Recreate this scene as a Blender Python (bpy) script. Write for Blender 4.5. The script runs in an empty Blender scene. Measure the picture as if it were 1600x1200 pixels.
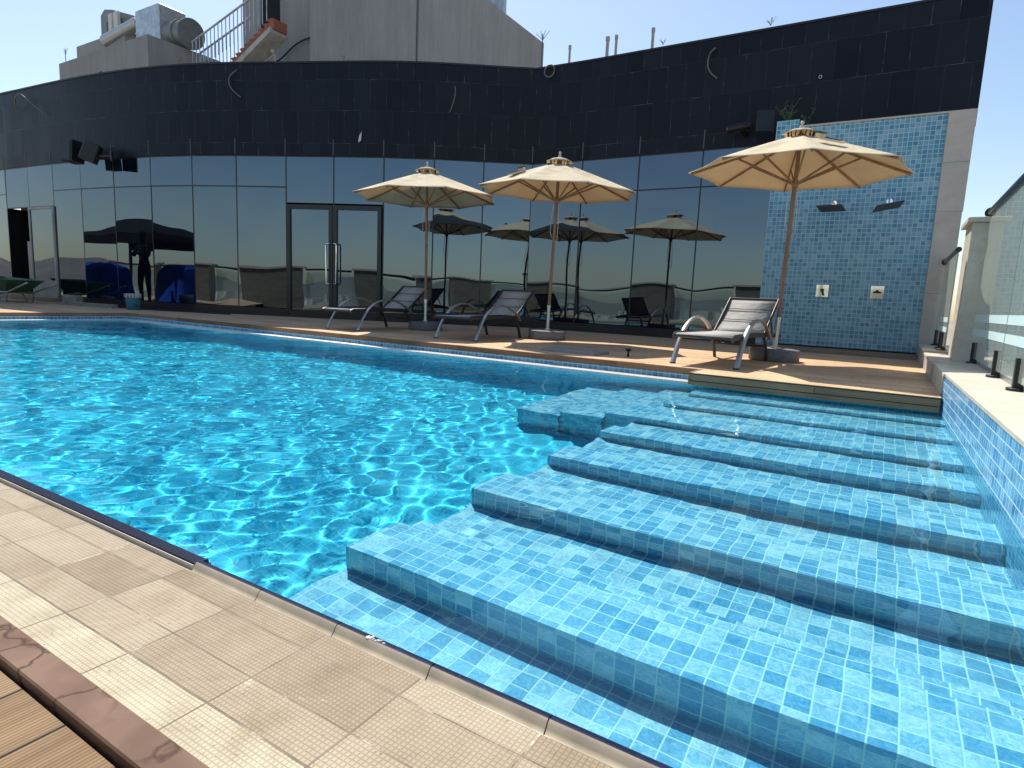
import bpy, math, random
import numpy as np
from mathutils import Vector, Matrix
S = bpy.context.scene
COL = S.collection
R = math.radians
random.seed(7)
DZ = 0.12            # far deck height above the water
SUN = Vector((.55, -.48, -1.0)).normalized()

# ------------------------------------------------------------------ materials
MATS = {}
def new_mat(name):
    m = bpy.data.materials.new(name); m.use_nodes = True
    return m, m.node_tree, m.node_tree.nodes['Principled BSDF']
def N(nt, kind, **kw):
    n = nt.nodes.new(kind)
    for k, v in kw.items():
        if k.startswith('i_'):
            key = k[2:]
            n.inputs[int(key) if key.isdigit() else key].default_value = v
        else: setattr(n, k, v)
    return n
def ramp(nt, fac, stops):
    r = nt.nodes.new('ShaderNodeValToRGB')
    while len(r.color_ramp.elements) < len(stops): r.color_ramp.elements.new(.5)
    for e, (p, c) in zip(r.color_ramp.elements, stops):
        e.position = p; e.color = (*c, 1)
    nt.links.new(fac, r.inputs[0]); return r.outputs[0]
def simple(name, col, rough=.5, metal=0, noise=0, scale=20, bump=0, spec=.5, bscale=None, stretch=None):
    m, nt, p = new_mat(name)
    p.inputs['Roughness'].default_value = rough; p.inputs['Metallic'].default_value = metal
    p.inputs['Specular IOR Level'].default_value = spec
    p.inputs['Base Color'].default_value = (*col, 1)
    if noise or bump:
        tc = N(nt, 'ShaderNodeTexCoord'); vec = tc.outputs['Object']
        if stretch:
            mp = N(nt, 'ShaderNodeMapping'); mp.inputs['Scale'].default_value = stretch
            nt.links.new(vec, mp.inputs[0]); vec = mp.outputs[0]
        nz = N(nt, 'ShaderNodeTexNoise', i_Scale=scale, i_Detail=6.0, i_Roughness=.6)
        nt.links.new(vec, nz.inputs['Vector'])
        if noise:
            c0 = tuple(max(0, c * (1 - noise)) for c in col); c1 = tuple(min(1, c * (1 + noise)) for c in col)
            nt.links.new(ramp(nt, nz.outputs[0], [(.3, c0), (.7, c1)]), p.inputs['Base Color'])
        if bump:
            n2 = N(nt, 'ShaderNodeTexNoise', i_Scale=bscale or scale * 3, i_Detail=4.0)
            nt.links.new(vec, n2.inputs['Vector'])
            b = N(nt, 'ShaderNodeBump', i_Strength=bump, i_Distance=.01)
            nt.links.new(n2.outputs[0], b.inputs['Height']); nt.links.new(b.outputs[0], p.inputs['Normal'])
    MATS[name] = m; return m

def mosaic(name, size, lo, mid, hi, grout, gw=.055, rough=.25, off=(0, 0, 0), marble=.35, gh=1):
    """square glass mosaic: one random blue per tile, veined, pale grout; picks the face's own plane"""
    m, nt, p = new_mat(name); L = nt.links
    tc = N(nt, 'ShaderNodeTexCoord'); geo = N(nt, 'ShaderNodeNewGeometry')
    def vm(op, a, b=None):
        n = N(nt, 'ShaderNodeVectorMath', operation=op)
        L.new(a, n.inputs[0]) if not isinstance(a, tuple) else setattr(n.inputs[0], 'default_value', a)
        if b is not None:
            L.new(b, n.inputs[1]) if not isinstance(b, tuple) else setattr(n.inputs[1], 'default_value', b)
        return n.outputs[0]
    def mm(op, a, b=None, c=None):
        n = N(nt, 'ShaderNodeMath', operation=op)
        for i, x in enumerate((a, b, c)):
            if x is None: continue
            if isinstance(x, (int, float)): n.inputs[i].default_value = x
            else: L.new(x, n.inputs[i])
        return n.outputs[0]
    nab = vm('ABSOLUTE', geo.outputs['True Normal'])
    q = vm('SUBTRACT', vm('MULTIPLY', tc.outputs['Object'], (1 / size,) * 3), off)
    q = vm('SUBTRACT', q, vm('MULTIPLY', geo.outputs['True Normal'], (.3, .3, .3)))
    cell = vm('FLOOR', q); fr = vm('ABSOLUTE', vm('SUBTRACT', vm('FRACTION', q), (.5, .5, .5)))
    inpl = vm('SUBTRACT', (1., 1., 1.), nab)
    e = vm('MULTIPLY', fr, inpl)
    sx = N(nt, 'ShaderNodeSeparateXYZ'); L.new(e, sx.inputs[0])
    mx = mm('MAXIMUM', mm('MAXIMUM', sx.outputs[0], sx.outputs[1]), sx.outputs[2])
    g = N(nt, 'ShaderNodeMapRange', i_1=.5 - gw, i_2=.5 - gw * .45); L.new(mx, g.inputs[0])
    wn = N(nt, 'ShaderNodeTexWhiteNoise', noise_dimensions='3D'); L.new(cell, wn.inputs['Vector'])
    nz = N(nt, 'ShaderNodeTexNoise', i_Scale=2.6, i_Detail=6.0, i_Roughness=.68, i_Distortion=1.4)
    rnd = vm('ADD', q, vm('MULTIPLY', wn.outputs['Color'], (9., 9., 9.))); L.new(rnd, nz.inputs['Vector'])
    v = mm('ADD', mm('ADD', mm('MULTIPLY', wn.outputs['Value'], .72), .14), mm('MULTIPLY', mm('SUBTRACT', nz.outputs[0], .5), marble * 4.2))
    col = ramp(nt, v, [(.0, lo), (.5, mid), (1., hi)])
    mix = N(nt, 'ShaderNodeMix', data_type='RGBA'); L.new(g.outputs[0], mix.inputs[0]); L.new(col, mix.inputs[6])
    mix.inputs[7].default_value = (*grout, 1); L.new(mix.outputs[2], p.inputs['Base Color'])
    rr = mm('ADD', mm('MULTIPLY', g.outputs[0], .5), rough); L.new(rr, p.inputs['Roughness'])
    b = N(nt, 'ShaderNodeBump', i_Strength=.5 * gh, i_Distance=.002); b.invert = True
    L.new(g.outputs[0], b.inputs['Height']); L.new(b.outputs[0], p.inputs['Normal'])
    MATS[name] = m; return m

mosaic('pool_mosaic', .0523, (.12, .37, .60), (.36, .58, .76), (.92, .92, .94), (.95, .95, .95), off=(.02, .35, .15), marble=.42, gw=.054)
mosaic('basin_tint_mosaic', .0523, (.03, .53, .80), (.06, .70, .94), (.14, .82, .96), (.40, .88, .95), off=(.02, .35, .15), marble=.2)  # turquoise of deep water, its absorption of light, put into the tile colour
mosaic('wall_mosaic', .0523, (.05, .22, .46), (.12, .37, .60), (.34, .60, .76), (.62, .80, .88), off=(.02, .35, .18), marble=.4)
mosaic('shower_mosaic', .055, (.035, .17, .29), (.10, .30, .42), (.27, .44, .53), (.40, .56, .62), gw=.09, marble=.12)

def wood(name, along, bw, base, dark, off=0., grooves=0., joints=2.2, rough=.6, bump=.7, vert=False):
    """boards along one axis ('X' or 'Y'), board width bw, dark gaps, grain, end joints"""
    m, nt, p = new_mat(name); L = nt.links
    tc = N(nt, 'ShaderNodeTexCoord'); sp = N(nt, 'ShaderNodeSeparateXYZ'); L.new(tc.outputs['Object'], sp.inputs[0])
    a, c = (sp.outputs[0], sp.outputs[2 if vert else 1]) if along == 'X' else (sp.outputs[1], sp.outputs[0])
    def mm(op, a, b=None):
        n = N(nt, 'ShaderNodeMath', operation=op)
        for i, x in enumerate((a, b)):
            if x is None: continue
            if isinstance(x, (int, float)): n.inputs[i].default_value = x
            else: L.new(x, n.inputs[i])
        return n.outputs[0]
    q = mm('ADD', mm('DIVIDE', c, bw), off); idx = mm('FLOOR', q); fr = mm('ABSOLUTE', mm('SUBTRACT', mm('FRACT', q), .5))
    wn = N(nt, 'ShaderNodeTexWhiteNoise', noise_dimensions='1D'); L.new(idx, wn.inputs['W'])
    q2 = mm('ADD', mm('DIVIDE', a, joints), wn.outputs['Value']); fr2 = mm('ABSOLUTE', mm('SUBTRACT', mm('FRACT', q2), .5))
    cmb = N(nt, 'ShaderNodeCombineXYZ'); L.new(mm('ADD', mm('FLOOR', q2), mm('MULTIPLY', idx, 7.3)), cmb.inputs[0])
    wn2 = N(nt, 'ShaderNodeTexWhiteNoise', noise_dimensions='3D'); L.new(cmb.outputs[0], wn2.inputs['Vector'])
    gap = mm('MAXIMUM', mm('GREATER_THAN', fr, .5 - .0028 / bw), mm('GREATER_THAN', fr2, .5 - .0016 / joints))
    gv = N(nt, 'ShaderNodeCombineXYZ'); L.new(mm('MULTIPLY', a, 2.2), gv.inputs[0]); L.new(mm('MULTIPLY', c, 55.), gv.inputs[1]); L.new(mm('MULTIPLY', wn2.outputs['Value'], 40.), gv.inputs[2])
    nz = N(nt, 'ShaderNodeTexNoise', i_Scale=1., i_Detail=7.0, i_Roughness=.65, i_Distortion=.6); L.new(gv.outputs[0], nz.inputs['Vector'])
    v = mm('ADD', mm('MULTIPLY', nz.outputs[0], .75), mm('MULTIPLY', wn2.outputs['Value'], .35))
    col = ramp(nt, v, [(.25, dark), (.75, base)])
    st = N(nt, 'ShaderNodeTexNoise', i_Scale=2.3, i_Detail=5.0); L.new(tc.outputs['Object'], st.inputs['Vector'])
    mr = N(nt, 'ShaderNodeMapRange', i_1=.35, i_2=.7, i_3=.82, i_4=1.08); L.new(st.outputs[0], mr.inputs[0])
    hs = N(nt, 'ShaderNodeHueSaturation'); L.new(col, hs.inputs['Color']); L.new(mr.outputs[0], hs.inputs['Value'])
    mix = N(nt, 'ShaderNodeMix', data_type='RGBA'); L.new(gap, mix.inputs[0]); L.new(hs.outputs[0], mix.inputs[6]); mix.inputs[7].default_value = (.02, .014, .01, 1)
    L.new(mix.outputs[2], p.inputs['Base Color']); p.inputs['Roughness'].default_value = rough; p.inputs['Specular IOR Level'].default_value = .18
    hgt = mm('SUBTRACT', mm('MULTIPLY', nz.outputs[0], .25), mm('MULTIPLY', gap, 2.))
    if grooves:
        gr = mm('SINE', mm('MULTIPLY', c, 2 * math.pi / grooves)); hgt = mm('ADD', hgt, mm('MULTIPLY', gr, .45))
    b = N(nt, 'ShaderNodeBump', i_Strength=bump, i_Distance=.003); L.new(hgt, b.inputs['Height']); L.new(b.outputs[0], p.inputs['Normal'])
    MATS[name] = m; return m
wood('deck_wood', 'X', .095, (.80, .55, .33), (.56, .35, .19), bump=.22)
wood('near_deck_wood', 'Y', .150, (.36, .235, .125), (.18, .105, .05), off=.687, grooves=.0075, joints=3.1, rough=.55)
wood('fascia_wood', 'X', .06, (.36, .19, .10), (.15, .075, .04), joints=1.9, vert=True)
wood('grey_fascia', 'X', .055, (.42, .26, .15), (.17, .10, .06), joints=2.9, vert=True)

def overflow_tile():
    """beige anti-slip paving: grid of raised studs, joints, worn glaze patches, dirt"""
    m, nt, p = new_mat('overflow_tile'); L = nt.links
    tc = N(nt, 'ShaderNodeTexCoord'); uv = tc.outputs['Object']
    sp = N(nt, 'ShaderNodeSeparateXYZ'); L.new(uv, sp.inputs[0])
    def mm(op, a, b=None, c=None):
        n = N(nt, 'ShaderNodeMath', operation=op)
        for i, x in enumerate((a, b, c)):
            if x is None: continue
            if isinstance(x, (int, float)): n.inputs[i].default_value = x
            else: L.new(x, n.inputs[i])
        return n.outputs[0]
    def nz(scale, detail=5., rough=.6, dist=0.):
        n = N(nt, 'ShaderNodeTexNoise', i_Scale=scale, i_Detail=detail, i_Roughness=rough, i_Distortion=dist); L.new(uv, n.inputs['Vector']); return n.outputs[0]
    wob = mm('MULTIPLY', mm('SUBTRACT', nz(9.), .5), .006)
    X = mm('ADD', sp.outputs[0], wob); Y = mm('ADD', sp.outputs[1], wob)
    fx = mm('ABSOLUTE', mm('SUBTRACT', mm('FRACT', mm('ADD', mm('DIVIDE', mm('ADD', X, 1.112), .24), .5)), .5))   # 0 at joint
    jx = mm('LESS_THAN', mm('MULTIPLY', fx, .24), .0019)
    jy = None
    for y0, w in ((.527, .0022), (.609, .0014), (.718, .0016), (.776, .0014)):
        j = mm('LESS_THAN', mm('ABSOLUTE', mm('SUBTRACT', Y, y0)), w); jy = j if jy is None else mm('MAXIMUM', jy, j)
    joint = mm('MAXIMUM', jx, jy)
    sxv = mm('ABSOLUTE', mm('SINE', mm('MULTIPLY', sp.outputs[0], math.pi / .0088))); syv = mm('ABSOLUTE', mm('SINE', mm('MULTIPLY', sp.outputs[1], math.pi / .0088)))
    st = mm('MINIMUM', sxv, syv); s2 = N(nt, 'ShaderNodeMapRange', i_1=.12, i_2=.5); L.new(st, s2.inputs[0]); stud = s2.outputs[0]
    cx = mm('FLOOR', mm('DIVIDE', mm('ADD', X, 1.112), .24))
    cell = N(nt, 'ShaderNodeCombineXYZ'); L.new(cx, cell.inputs[0])
    row = mm('ADD', mm('ADD', mm('GREATER_THAN', Y, .527), mm('GREATER_THAN', Y, .609)), mm('GREATER_THAN', Y, .718)); L.new(row, cell.inputs[1])
    wn = N(nt, 'ShaderNodeTexWhiteNoise', noise_dimensions='3D'); L.new(cell.outputs[0], wn.inputs['Vector'])
    base = ramp(nt, mm('ADD', mm('MULTIPLY', nz(7., 8., .72), .78), mm('MULTIPLY', mm('SUBTRACT', wn.outputs['Value'], .25), .42)), [(.25, (.28, .21, .135)), (.5, (.38, .305, .205)), (.8, (.48, .405, .285))])
    light = ramp(nt, nz(14., 8.), [(.3, (.45, .39, .26)), (.7, (.60, .54, .385))])
    # pale row by the kerb, and worn pale patches
    far = mm('LESS_THAN', Y, .527)
    worn = N(nt, 'ShaderNodeMapRange', i_1=.66, i_2=.70); L.new(mm('ADD', nz(5.5, 8., .7, .6), mm('MULTIPLY', nz(60.), .06)), worn.inputs[0])
    lf = mm('MAXIMUM', far, mm('MULTIPLY', worn.outputs[0], .8))
    mx = N(nt, 'ShaderNodeMix', data_type='RGBA'); L.new(lf, mx.inputs[0]); L.new(base, mx.inputs[6]); L.new(light, mx.inputs[7])
    # valleys between studs are darker
    d1 = N(nt, 'ShaderNodeMix', data_type='RGBA', blend_type='MULTIPLY'); L.new(mm('MULTIPLY', mm('SUBTRACT', 1., stud), .4), d1.inputs[0]); L.new(mx.outputs[2], d1.inputs[6]); d1.inputs[7].default_value = (.45, .38, .3, 1)
    pit = N(nt, 'ShaderNodeMapRange', i_1=.70, i_2=.76); L.new(mm('ADD', nz(120., 3., .6), mm('MULTIPLY', nz(4.), .12)), pit.inputs[0])
    d2 = N(nt, 'ShaderNodeMix', data_type='RGBA'); L.new(mm('MULTIPLY', pit.outputs[0], .75), d2.inputs[0]); L.new(d1.outputs[2], d2.inputs[6]); d2.inputs[7].default_value = (.22, .18, .12, 1)
    gri = N(nt, 'ShaderNodeMapRange', i_1=.50, i_2=.68); L.new(nz(3.2, 9., .75, .8), gri.inputs[0])
    d25 = N(nt, 'ShaderNodeMix', data_type='RGBA', blend_type='MULTIPLY'); L.new(mm('MULTIPLY', gri.outputs[0], .55), d25.inputs[0]); L.new(d2.outputs[2], d25.inputs[6]); d25.inputs[7].default_value = (.62, .52, .42, 1)
    d3 = N(nt, 'ShaderNodeMix', data_type='RGBA'); jn = ramp(nt, nz(11.), [(.42, (.17, .125, .08)), (.60, (.26, .20, .14)), (.68, (.60, .52, .40))]); L.new(joint, d3.inputs[0]); L.new(d25.outputs[2], d3.inputs[6]); L.new(jn, d3.inputs[7])
    L.new(d3.outputs[2], p.inputs['Base Color']); p.inputs['Roughness'].default_value = .6; p.inputs['Specular IOR Level'].default_value = .25
    h = mm('SUBTRACT', mm('MULTIPLY', stud, .5), mm('MULTIPLY', joint, 1.5))
    b = N(nt, 'ShaderNodeBump', i_Strength=.55, i_Distance=.0018); L.new(h, b.inputs['Height']); L.new(b.outputs[0], p.inputs['Normal'])
    MATS['overflow_tile'] = m
overflow_tile()

def brown_stone():
    m, nt, p = new_mat('brown_stone'); L = nt.links
    tc = N(nt, 'ShaderNodeTexCoord'); uv = tc.outputs['Object']
    n1 = N(nt, 'ShaderNodeTexNoise', i_Scale=9., i_Detail=8., i_Distortion=.5); L.new(uv, n1.inputs['Vector'])
    base = ramp(nt, n1.outputs[0], [(.3, (.15, .085, .056)), (.7, (.235, .145, .10))])
    mp = N(nt, 'ShaderNodeVectorMath', operation='ADD'); n0 = N(nt, 'ShaderNodeTexNoise', i_Scale=13., i_Detail=5.); L.new(uv, n0.inputs['Vector'])
    sc = N(nt, 'ShaderNodeVectorMath', operation='SCALE'); sc.inputs['Scale'].default_value = .09; L.new(n0.outputs['Color'], sc.inputs[0]); L.new(uv, mp.inputs[0]); L.new(sc.outputs[0], mp.inputs[1])
    vo = N(nt, 'ShaderNodeTexVoronoi', feature='DISTANCE_TO_EDGE', i_Scale=9.); L.new(mp.outputs[0], vo.inputs['Vector'])
    mr = N(nt, 'ShaderNodeMapRange', i_1=.0, i_2=.05, i_3=1., i_4=0.); L.new(vo.outputs[0], mr.inputs[0])
    n2 = N(nt, 'ShaderNodeTexNoise', i_Scale=6.); L.new(uv, n2.inputs['Vector'])
    mr2 = N(nt, 'ShaderNodeMapRange', i_1=.36, i_2=.44); L.new(n2.outputs[0], mr2.inputs[0])
    mu = N(nt, 'ShaderNodeMath', operation='MULTIPLY'); L.new(mr.outputs[0], mu.inputs[0]); L.new(mr2.outputs[0], mu.inputs[1])
    mx = N(nt, 'ShaderNodeMix', data_type='RGBA'); L.new(mu.outputs[0], mx.inputs[0]); L.new(base, mx.inputs[6]); mx.inputs[7].default_value = (.065, .028, .016, 1)
    L.new(mx.outputs[2], p.inputs['Base Color']); p.inputs['Roughness'].default_value = .6; p.inputs['Specular IOR Level'].default_value = .15
    MATS['brown_stone'] = m
brown_stone()

def facade_cladding():
    m, nt, p = new_mat('dark_cladding'); L = nt.links
    uv = N(nt, 'ShaderNodeUVMap'); uv.uv_map = 'UVMap'
    sp = N(nt, 'ShaderNodeSeparateXYZ'); L.new(uv.outputs[0], sp.inputs[0])
    def mm(op, a, b=None):
        n = N(nt, 'ShaderNodeMath', operation=op)
        for i, x in enumerate((a, b)):
            if x is None: continue
            if isinstance(x, (int, float)): n.inputs[i].default_value = x
            else: L.new(x, n.inputs[i])
        return n.outputs[0]
    U, V = sp.outputs[0], sp.outputs[1]
    rows = mm('ADD', mm('ADD', mm('GREATER_THAN', V, 3.33), mm('GREATER_THAN', V, 3.90)), mm('GREATER_THAN', V, 4.43))
    w = .30
    q = mm('ADD', mm('DIVIDE', U, w), mm('MULTIPLY', rows, .37)); fr = mm('ABSOLUTE', mm('SUBTRACT', mm('FRACT', q), .5))
    jv = mm('GREATER_THAN', fr, .5 - .004 / w)
    jh = None
    for z in (3.33, 3.90, 4.43):
        j = mm('LESS_THAN', mm('ABSOLUTE', mm('SUBTRACT', V, z)), .004); jh = j if jh is None else mm('MAXIMUM', jh, j)
    cb = N(nt, 'ShaderNodeCombineXYZ'); L.new(mm('FLOOR', q), cb.inputs[0]); L.new(rows, cb.inputs[1])
    wn = N(nt, 'ShaderNodeTexWhiteNoise', noise_dimensions='3D'); L.new(cb.outputs[0], wn.inputs['Vector'])
    n1 = N(nt, 'ShaderNodeTexNoise', i_Scale=1.7, i_Detail=7., i_Roughness=.65); L.new(uv.outputs[0], n1.inputs['Vector'])
    col = ramp(nt, mm('ADD', mm('MULTIPLY', wn.outputs['Value'], .5), mm('MULTIPLY', n1.outputs[0], .5)), [(.2, (.006, .0075, .012)), (.8, (.014, .017, .026))])
    n2 = N(nt, 'ShaderNodeTexNoise', i_Scale=5.); L.new(uv.outputs[0], n2.inputs['Vector'])
    mr = N(nt, 'ShaderNodeMapRange', i_1=.52, i_2=.72, i_3=.12, i_4=.9); L.new(n2.outputs[0], mr.inputs[0])
    jf = mm('MULTIPLY', mm('MAXIMUM', jv, jh), mr.outputs[0])
    mx = N(nt, 'ShaderNodeMix', data_type='RGBA'); L.new(jf, mx.inputs[0]); L.new(col, mx.inputs[6]); mx.inputs[7].default_value = (.12, .12, .13, 1)
    L.new(mx.outputs[2], p.inputs['Base Color'])
    rr = N(nt, 'ShaderNodeMapRange', i_3=.28, i_4=.5); L.new(mm('ADD', mm('MULTIPLY', wn.outputs['Value'], .6), mm('MULTIPLY', n1.outputs[0], .4)), rr.inputs[0]); L.new(rr.outputs[0], p.inputs['Roughness'])
    b = N(nt, 'ShaderNodeBump', i_Strength=.5, i_Distance=.004); b.invert = True; L.new(mm('MAXIMUM', jv, jh), b.inputs['Height']); L.new(b.outputs[0], p.inputs['Normal'])
    p.inputs['Specular IOR Level'].default_value = .17; MATS['dark_cladding'] = m
facade_cladding()

def mirror_glass(name, ior, col, wav):
    m, nt, p = new_mat(name); L = nt.links
    p.inputs['Base Color'].default_value = (*col, 1); p.inputs['Roughness'].default_value = .0; p.inputs['IOR'].default_value = ior; p.inputs['Specular Tint'].default_value = (.66, .84, 1., 1)
    tc = N(nt, 'ShaderNodeTexCoord'); n = N(nt, 'ShaderNodeTexNoise', i_Scale=.8, i_Detail=1.); L.new(tc.outputs['Object'], n.inputs['Vector'])
    b = N(nt, 'ShaderNodeBump', i_Strength=1., i_Distance=wav); L.new(n.outputs[0], b.inputs['Height']); L.new(b.outputs[0], p.inputs['Normal'])
    MATS[name] = m
mirror_glass('tinted_glass', 2.5, (.003, .005, .009), .012)

def clear_glass():
    m, nt, p = new_mat('fence_glass'); L = nt.links
    out = nt.nodes['Material Output']
    tr = N(nt, 'ShaderNodeBsdfTransparent'); tr.inputs[0].default_value = (.93, .975, .95, 1)
    gl = N(nt, 'ShaderNodeBsdfGlossy', i_Roughness=0.); gl.inputs[0].default_value = (.95, 1, .98, 1)
    df = N(nt, 'ShaderNodeBsdfDiffuse'); df.inputs[0].default_value = (.45, .55, .5, 1)
    fr = N(nt, 'ShaderNodeFresnel', i_IOR=1.36)
    m0 = N(nt, 'ShaderNodeMixShader', i_0=.07); L.new(tr.outputs[0], m0.inputs[1]); L.new(df.outputs[0], m0.inputs[2])
    m1 = N(nt, 'ShaderNodeMixShader'); L.new(fr.outputs[0], m1.inputs[0]); L.new(m0.outputs[0], m1.inputs[1]); L.new(gl.outputs[0], m1.inputs[2])
    d2 = N(nt, 'ShaderNodeBsdfDiffuse'); d2.inputs[0].default_value = (.74, .78, .70, 1)
    m2 = N(nt, 'ShaderNodeMixShader', i_0=.17); L.new(m1.outputs[0], m2.inputs[1]); L.new(d2.outputs[0], m2.inputs[2])
    L.new(m2.outputs[0], out.inputs[0]); MATS['fence_glass'] = m
clear_glass()

def fabric(name, col, trans, ttint, weave=350):
    m, nt, p = new_mat(name); L = nt.links; out = nt.nodes['Material Output']
    p.inputs['Roughness'].default_value = .9; p.inputs['Specular IOR Level'].default_value = .1
    tc = N(nt, 'ShaderNodeTexCoord'); nz = N(nt, 'ShaderNodeTexNoise', i_Scale=3., i_Detail=7.); L.new(tc.outputs['Object'], nz.inputs['Vector'])
    c = ramp(nt, nz.outputs[0], [(.3, tuple(x * .88 for x in col)), (.7, tuple(min(1, x * 1.05) for x in col))]); L.new(c, p.inputs['Base Color'])
    n2 = N(nt, 'ShaderNodeTexNoise', i_Scale=weave); L.new(tc.outputs['Object'], n2.inputs['Vector'])
    n3 = N(nt, 'ShaderNodeTexNoise', i_Scale=7., i_Detail=3.); L.new(tc.outputs['Object'], n3.inputs['Vector'])
    b = N(nt, 'ShaderNodeBump', i_Strength=.3, i_Distance=.002); L.new(n2.outputs[0], b.inputs['Height'])
    b2 = N(nt, 'ShaderNodeBump', i_Strength=.8, i_Distance=.03); L.new(n3.outputs[0], b2.inputs['Height']); L.new(b.outputs[0], b2.inputs['Normal']); L.new(b2.outputs[0], p.inputs['Normal'])
    if trans:
        t = N(nt, 'ShaderNodeBsdfTranslucent'); t.inputs[0].default_value = (*ttint, 1)
        mx = N(nt, 'ShaderNodeMixShader', i_0=trans); L.new(p.outputs[0], mx.inputs[1]); L.new(t.outputs[0], mx.inputs[2]); L.new(mx.outputs[0], out.inputs[0])
    MATS[name] = m
fabric('canvas', (.84, .74, .53), .27, (.82, .57, .30))
fabric('sling', (.50, .48, .44), .15, (.50, .46, .42), weave=500)
fabric('dark_sling', (.055, .05, .045), .1, (.1, .09, .08), weave=500)
fabric('tarp', (.015, .06, .36), .0, (0, 0, 0), weave=60)
fabric('black_cloth', (.012, .012, .013), 0, (0, 0, 0))

def stone_mat(name, lo, hi, scale=3., vein=.5, rough=.5, grid=None):
    m, nt, p = new_mat(name); L = nt.links
    tc = N(nt, 'ShaderNodeTexCoord'); uv = tc.outputs['Object']
    mp = N(nt, 'ShaderNodeMapping'); mp.inputs['Scale'].default_value = (1, 1, 2.2); L.new(uv, mp.inputs[0])
    n = N(nt, 'ShaderNodeTexNoise', i_Scale=scale, i_Detail=9., i_Roughness=.68, i_Distortion=vein * 2); L.new(mp.outputs[0], n.inputs['Vector'])
    c = ramp(nt, n.outputs[0], [(.28, lo), (.72, hi)])
    n2 = N(nt, 'ShaderNodeTexNoise', i_Scale=scale * 14, i_Detail=5.); L.new(uv, n2.inputs['Vector'])
    r2 = N(nt, 'ShaderNodeMapRange', i_1=.66, i_2=.73, i_4=.5); L.new(n2.outputs[0], r2.inputs[0])
    mx = N(nt, 'ShaderNodeMix', data_type='RGBA'); L.new(r2.outputs[0], mx.inputs[0]); L.new(c, mx.inputs[6]); mx.inputs[7].default_value = (*[x * .45 for x in lo], 1)
    L.new(mx.outputs[2], p.inputs['Base Color']); p.inputs['Roughness'].default_value = rough
    b = N(nt, 'ShaderNodeBump', i_Strength=.3, i_Distance=.003); L.new(n2.outputs[0], b.inputs['Height']); L.new(b.outputs[0], p.inputs['Normal'])
    MATS[name] = m
stone_mat('cream_stone', (.50, .44, .34), (.70, .65, .53))
stone_mat('buff_stone', (.40, .35, .30), (.56, .51, .45), scale=2.)
stone_mat('fence_stone', (.12, .105, .075), (.21, .185, .14), scale=2.)
stone_mat('granite', (.10, .10, .105), (.22, .22, .23), scale=40., rough=.7)
stone_mat('curb_stone', (.16, .13, .10), (.26, .22, .17), scale=6.)

def ribbed_concrete():
    m, nt, p = new_mat('concrete'); L = nt.links
    tc = N(nt, 'ShaderNodeTexCoord'); mp = N(nt, 'ShaderNodeMapping'); mp.inputs['Scale'].default_value = (9, 9, .9); L.new(tc.outputs['Object'], mp.inputs[0])
    n = N(nt, 'ShaderNodeTexNoise', i_Scale=2.2, i_Detail=8., i_Roughness=.7); L.new(mp.outputs[0], n.inputs['Vector'])
    n2 = N(nt, 'ShaderNodeTexNoise', i_Scale=.45, i_Detail=6.); L.new(tc.outputs['Object'], n2.inputs['Vector'])
    a = N(nt, 'ShaderNodeMath', operation='ADD'); L.new(n.outputs[0], a.inputs[0]); L.new(n2.outputs[0], a.inputs[1])
    c = ramp(nt, a.outputs[0], [(.35, (.26, .25, .235)), (1., (.46, .445, .42))]); c.node.color_ramp.elements[0].position = .35
    h = N(nt, 'ShaderNodeMath', operation='MULTIPLY', i_1=.5); L.new(a.outputs[0], h.inputs[0]); L.new(h.outputs[0], c.node.inputs[0])
    mp2 = N(nt, 'ShaderNodeMapping'); mp2.inputs['Scale'].default_value = (1.6, 1.6, .12); L.new(tc.outputs['Object'], mp2.inputs[0]); n3 = N(nt, 'ShaderNodeTexNoise', i_Scale=1.5, i_Detail=6., i_Roughness=.7); L.new(mp2.outputs[0], n3.inputs['Vector']); r3 = N(nt, 'ShaderNodeMapRange', i_1=.35, i_2=.65, i_3=.87, i_4=1.04); L.new(n3.outputs[0], r3.inputs[0]); hs = N(nt, 'ShaderNodeHueSaturation'); L.new(c, hs.inputs['Color']); L.new(r3.outputs[0], hs.inputs['Value']); L.new(hs.outputs[0], p.inputs['Base Color']); p.inputs['Roughness'].default_value = .9
    b = N(nt, 'ShaderNodeBump', i_Strength=.6, i_Distance=.02); L.new(n.outputs[0], b.inputs['Height']); L.new(b.outputs[0], p.inputs['Normal'])
    MATS['concrete'] = m
ribbed_concrete()

simple('steel', (.62, .62, .62), .28, 1., noise=.1)
simple('galvanised', (.50, .52, .53), .42, .7, noise=.25, scale=6)
simple('duct_paint', (.20, .21, .19), .5, .2, noise=.2, scale=3)
simple('dark_alloy', (.055, .052, .05), .38, .3)
simple('silver_alloy', (.46, .45, .42), .34, .7)
simple('strip_grey', (.10, .10, .105), .5)
simple('black_metal', (.012, .012, .014), .4, .0)
simple('black_plastic', (.010, .010, .011), .5)
simple('void', (.004, .004, .004), .9)
simple('frame_black', (.008, .009, .011), .3)
simple('rail_black', (.03, .03, .032), .25, .5)
simple('pole_wood', (.30, .145, .07), .5, noise=.35, scale=30, stretch=(1, 1, .08))
simple('rib_wood', (.36, .19, .09), .55, noise=.3, scale=20)
simple('white_grate', (.72, .70, .66), .5, noise=.12, scale=25)
simple('navy_glaze', (.010, .014, .045), .3, noise=.4, scale=60, bump=.04, spec=.35)
simple('coping_glaze', (.50, .42, .30), .22, noise=.18, scale=14)
simple('white_paint', (.62, .58, .50), .5, noise=.1, scale=9)
simple('plinth_black', (.010, .010, .011), .35, noise=.3, scale=5)
simple('cord_white', (.60, .60, .56), .7)
simple('cable', (.15, .14, .12), .6)
simple('pvc', (.42, .37, .31), .6, noise=.2)
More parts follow.
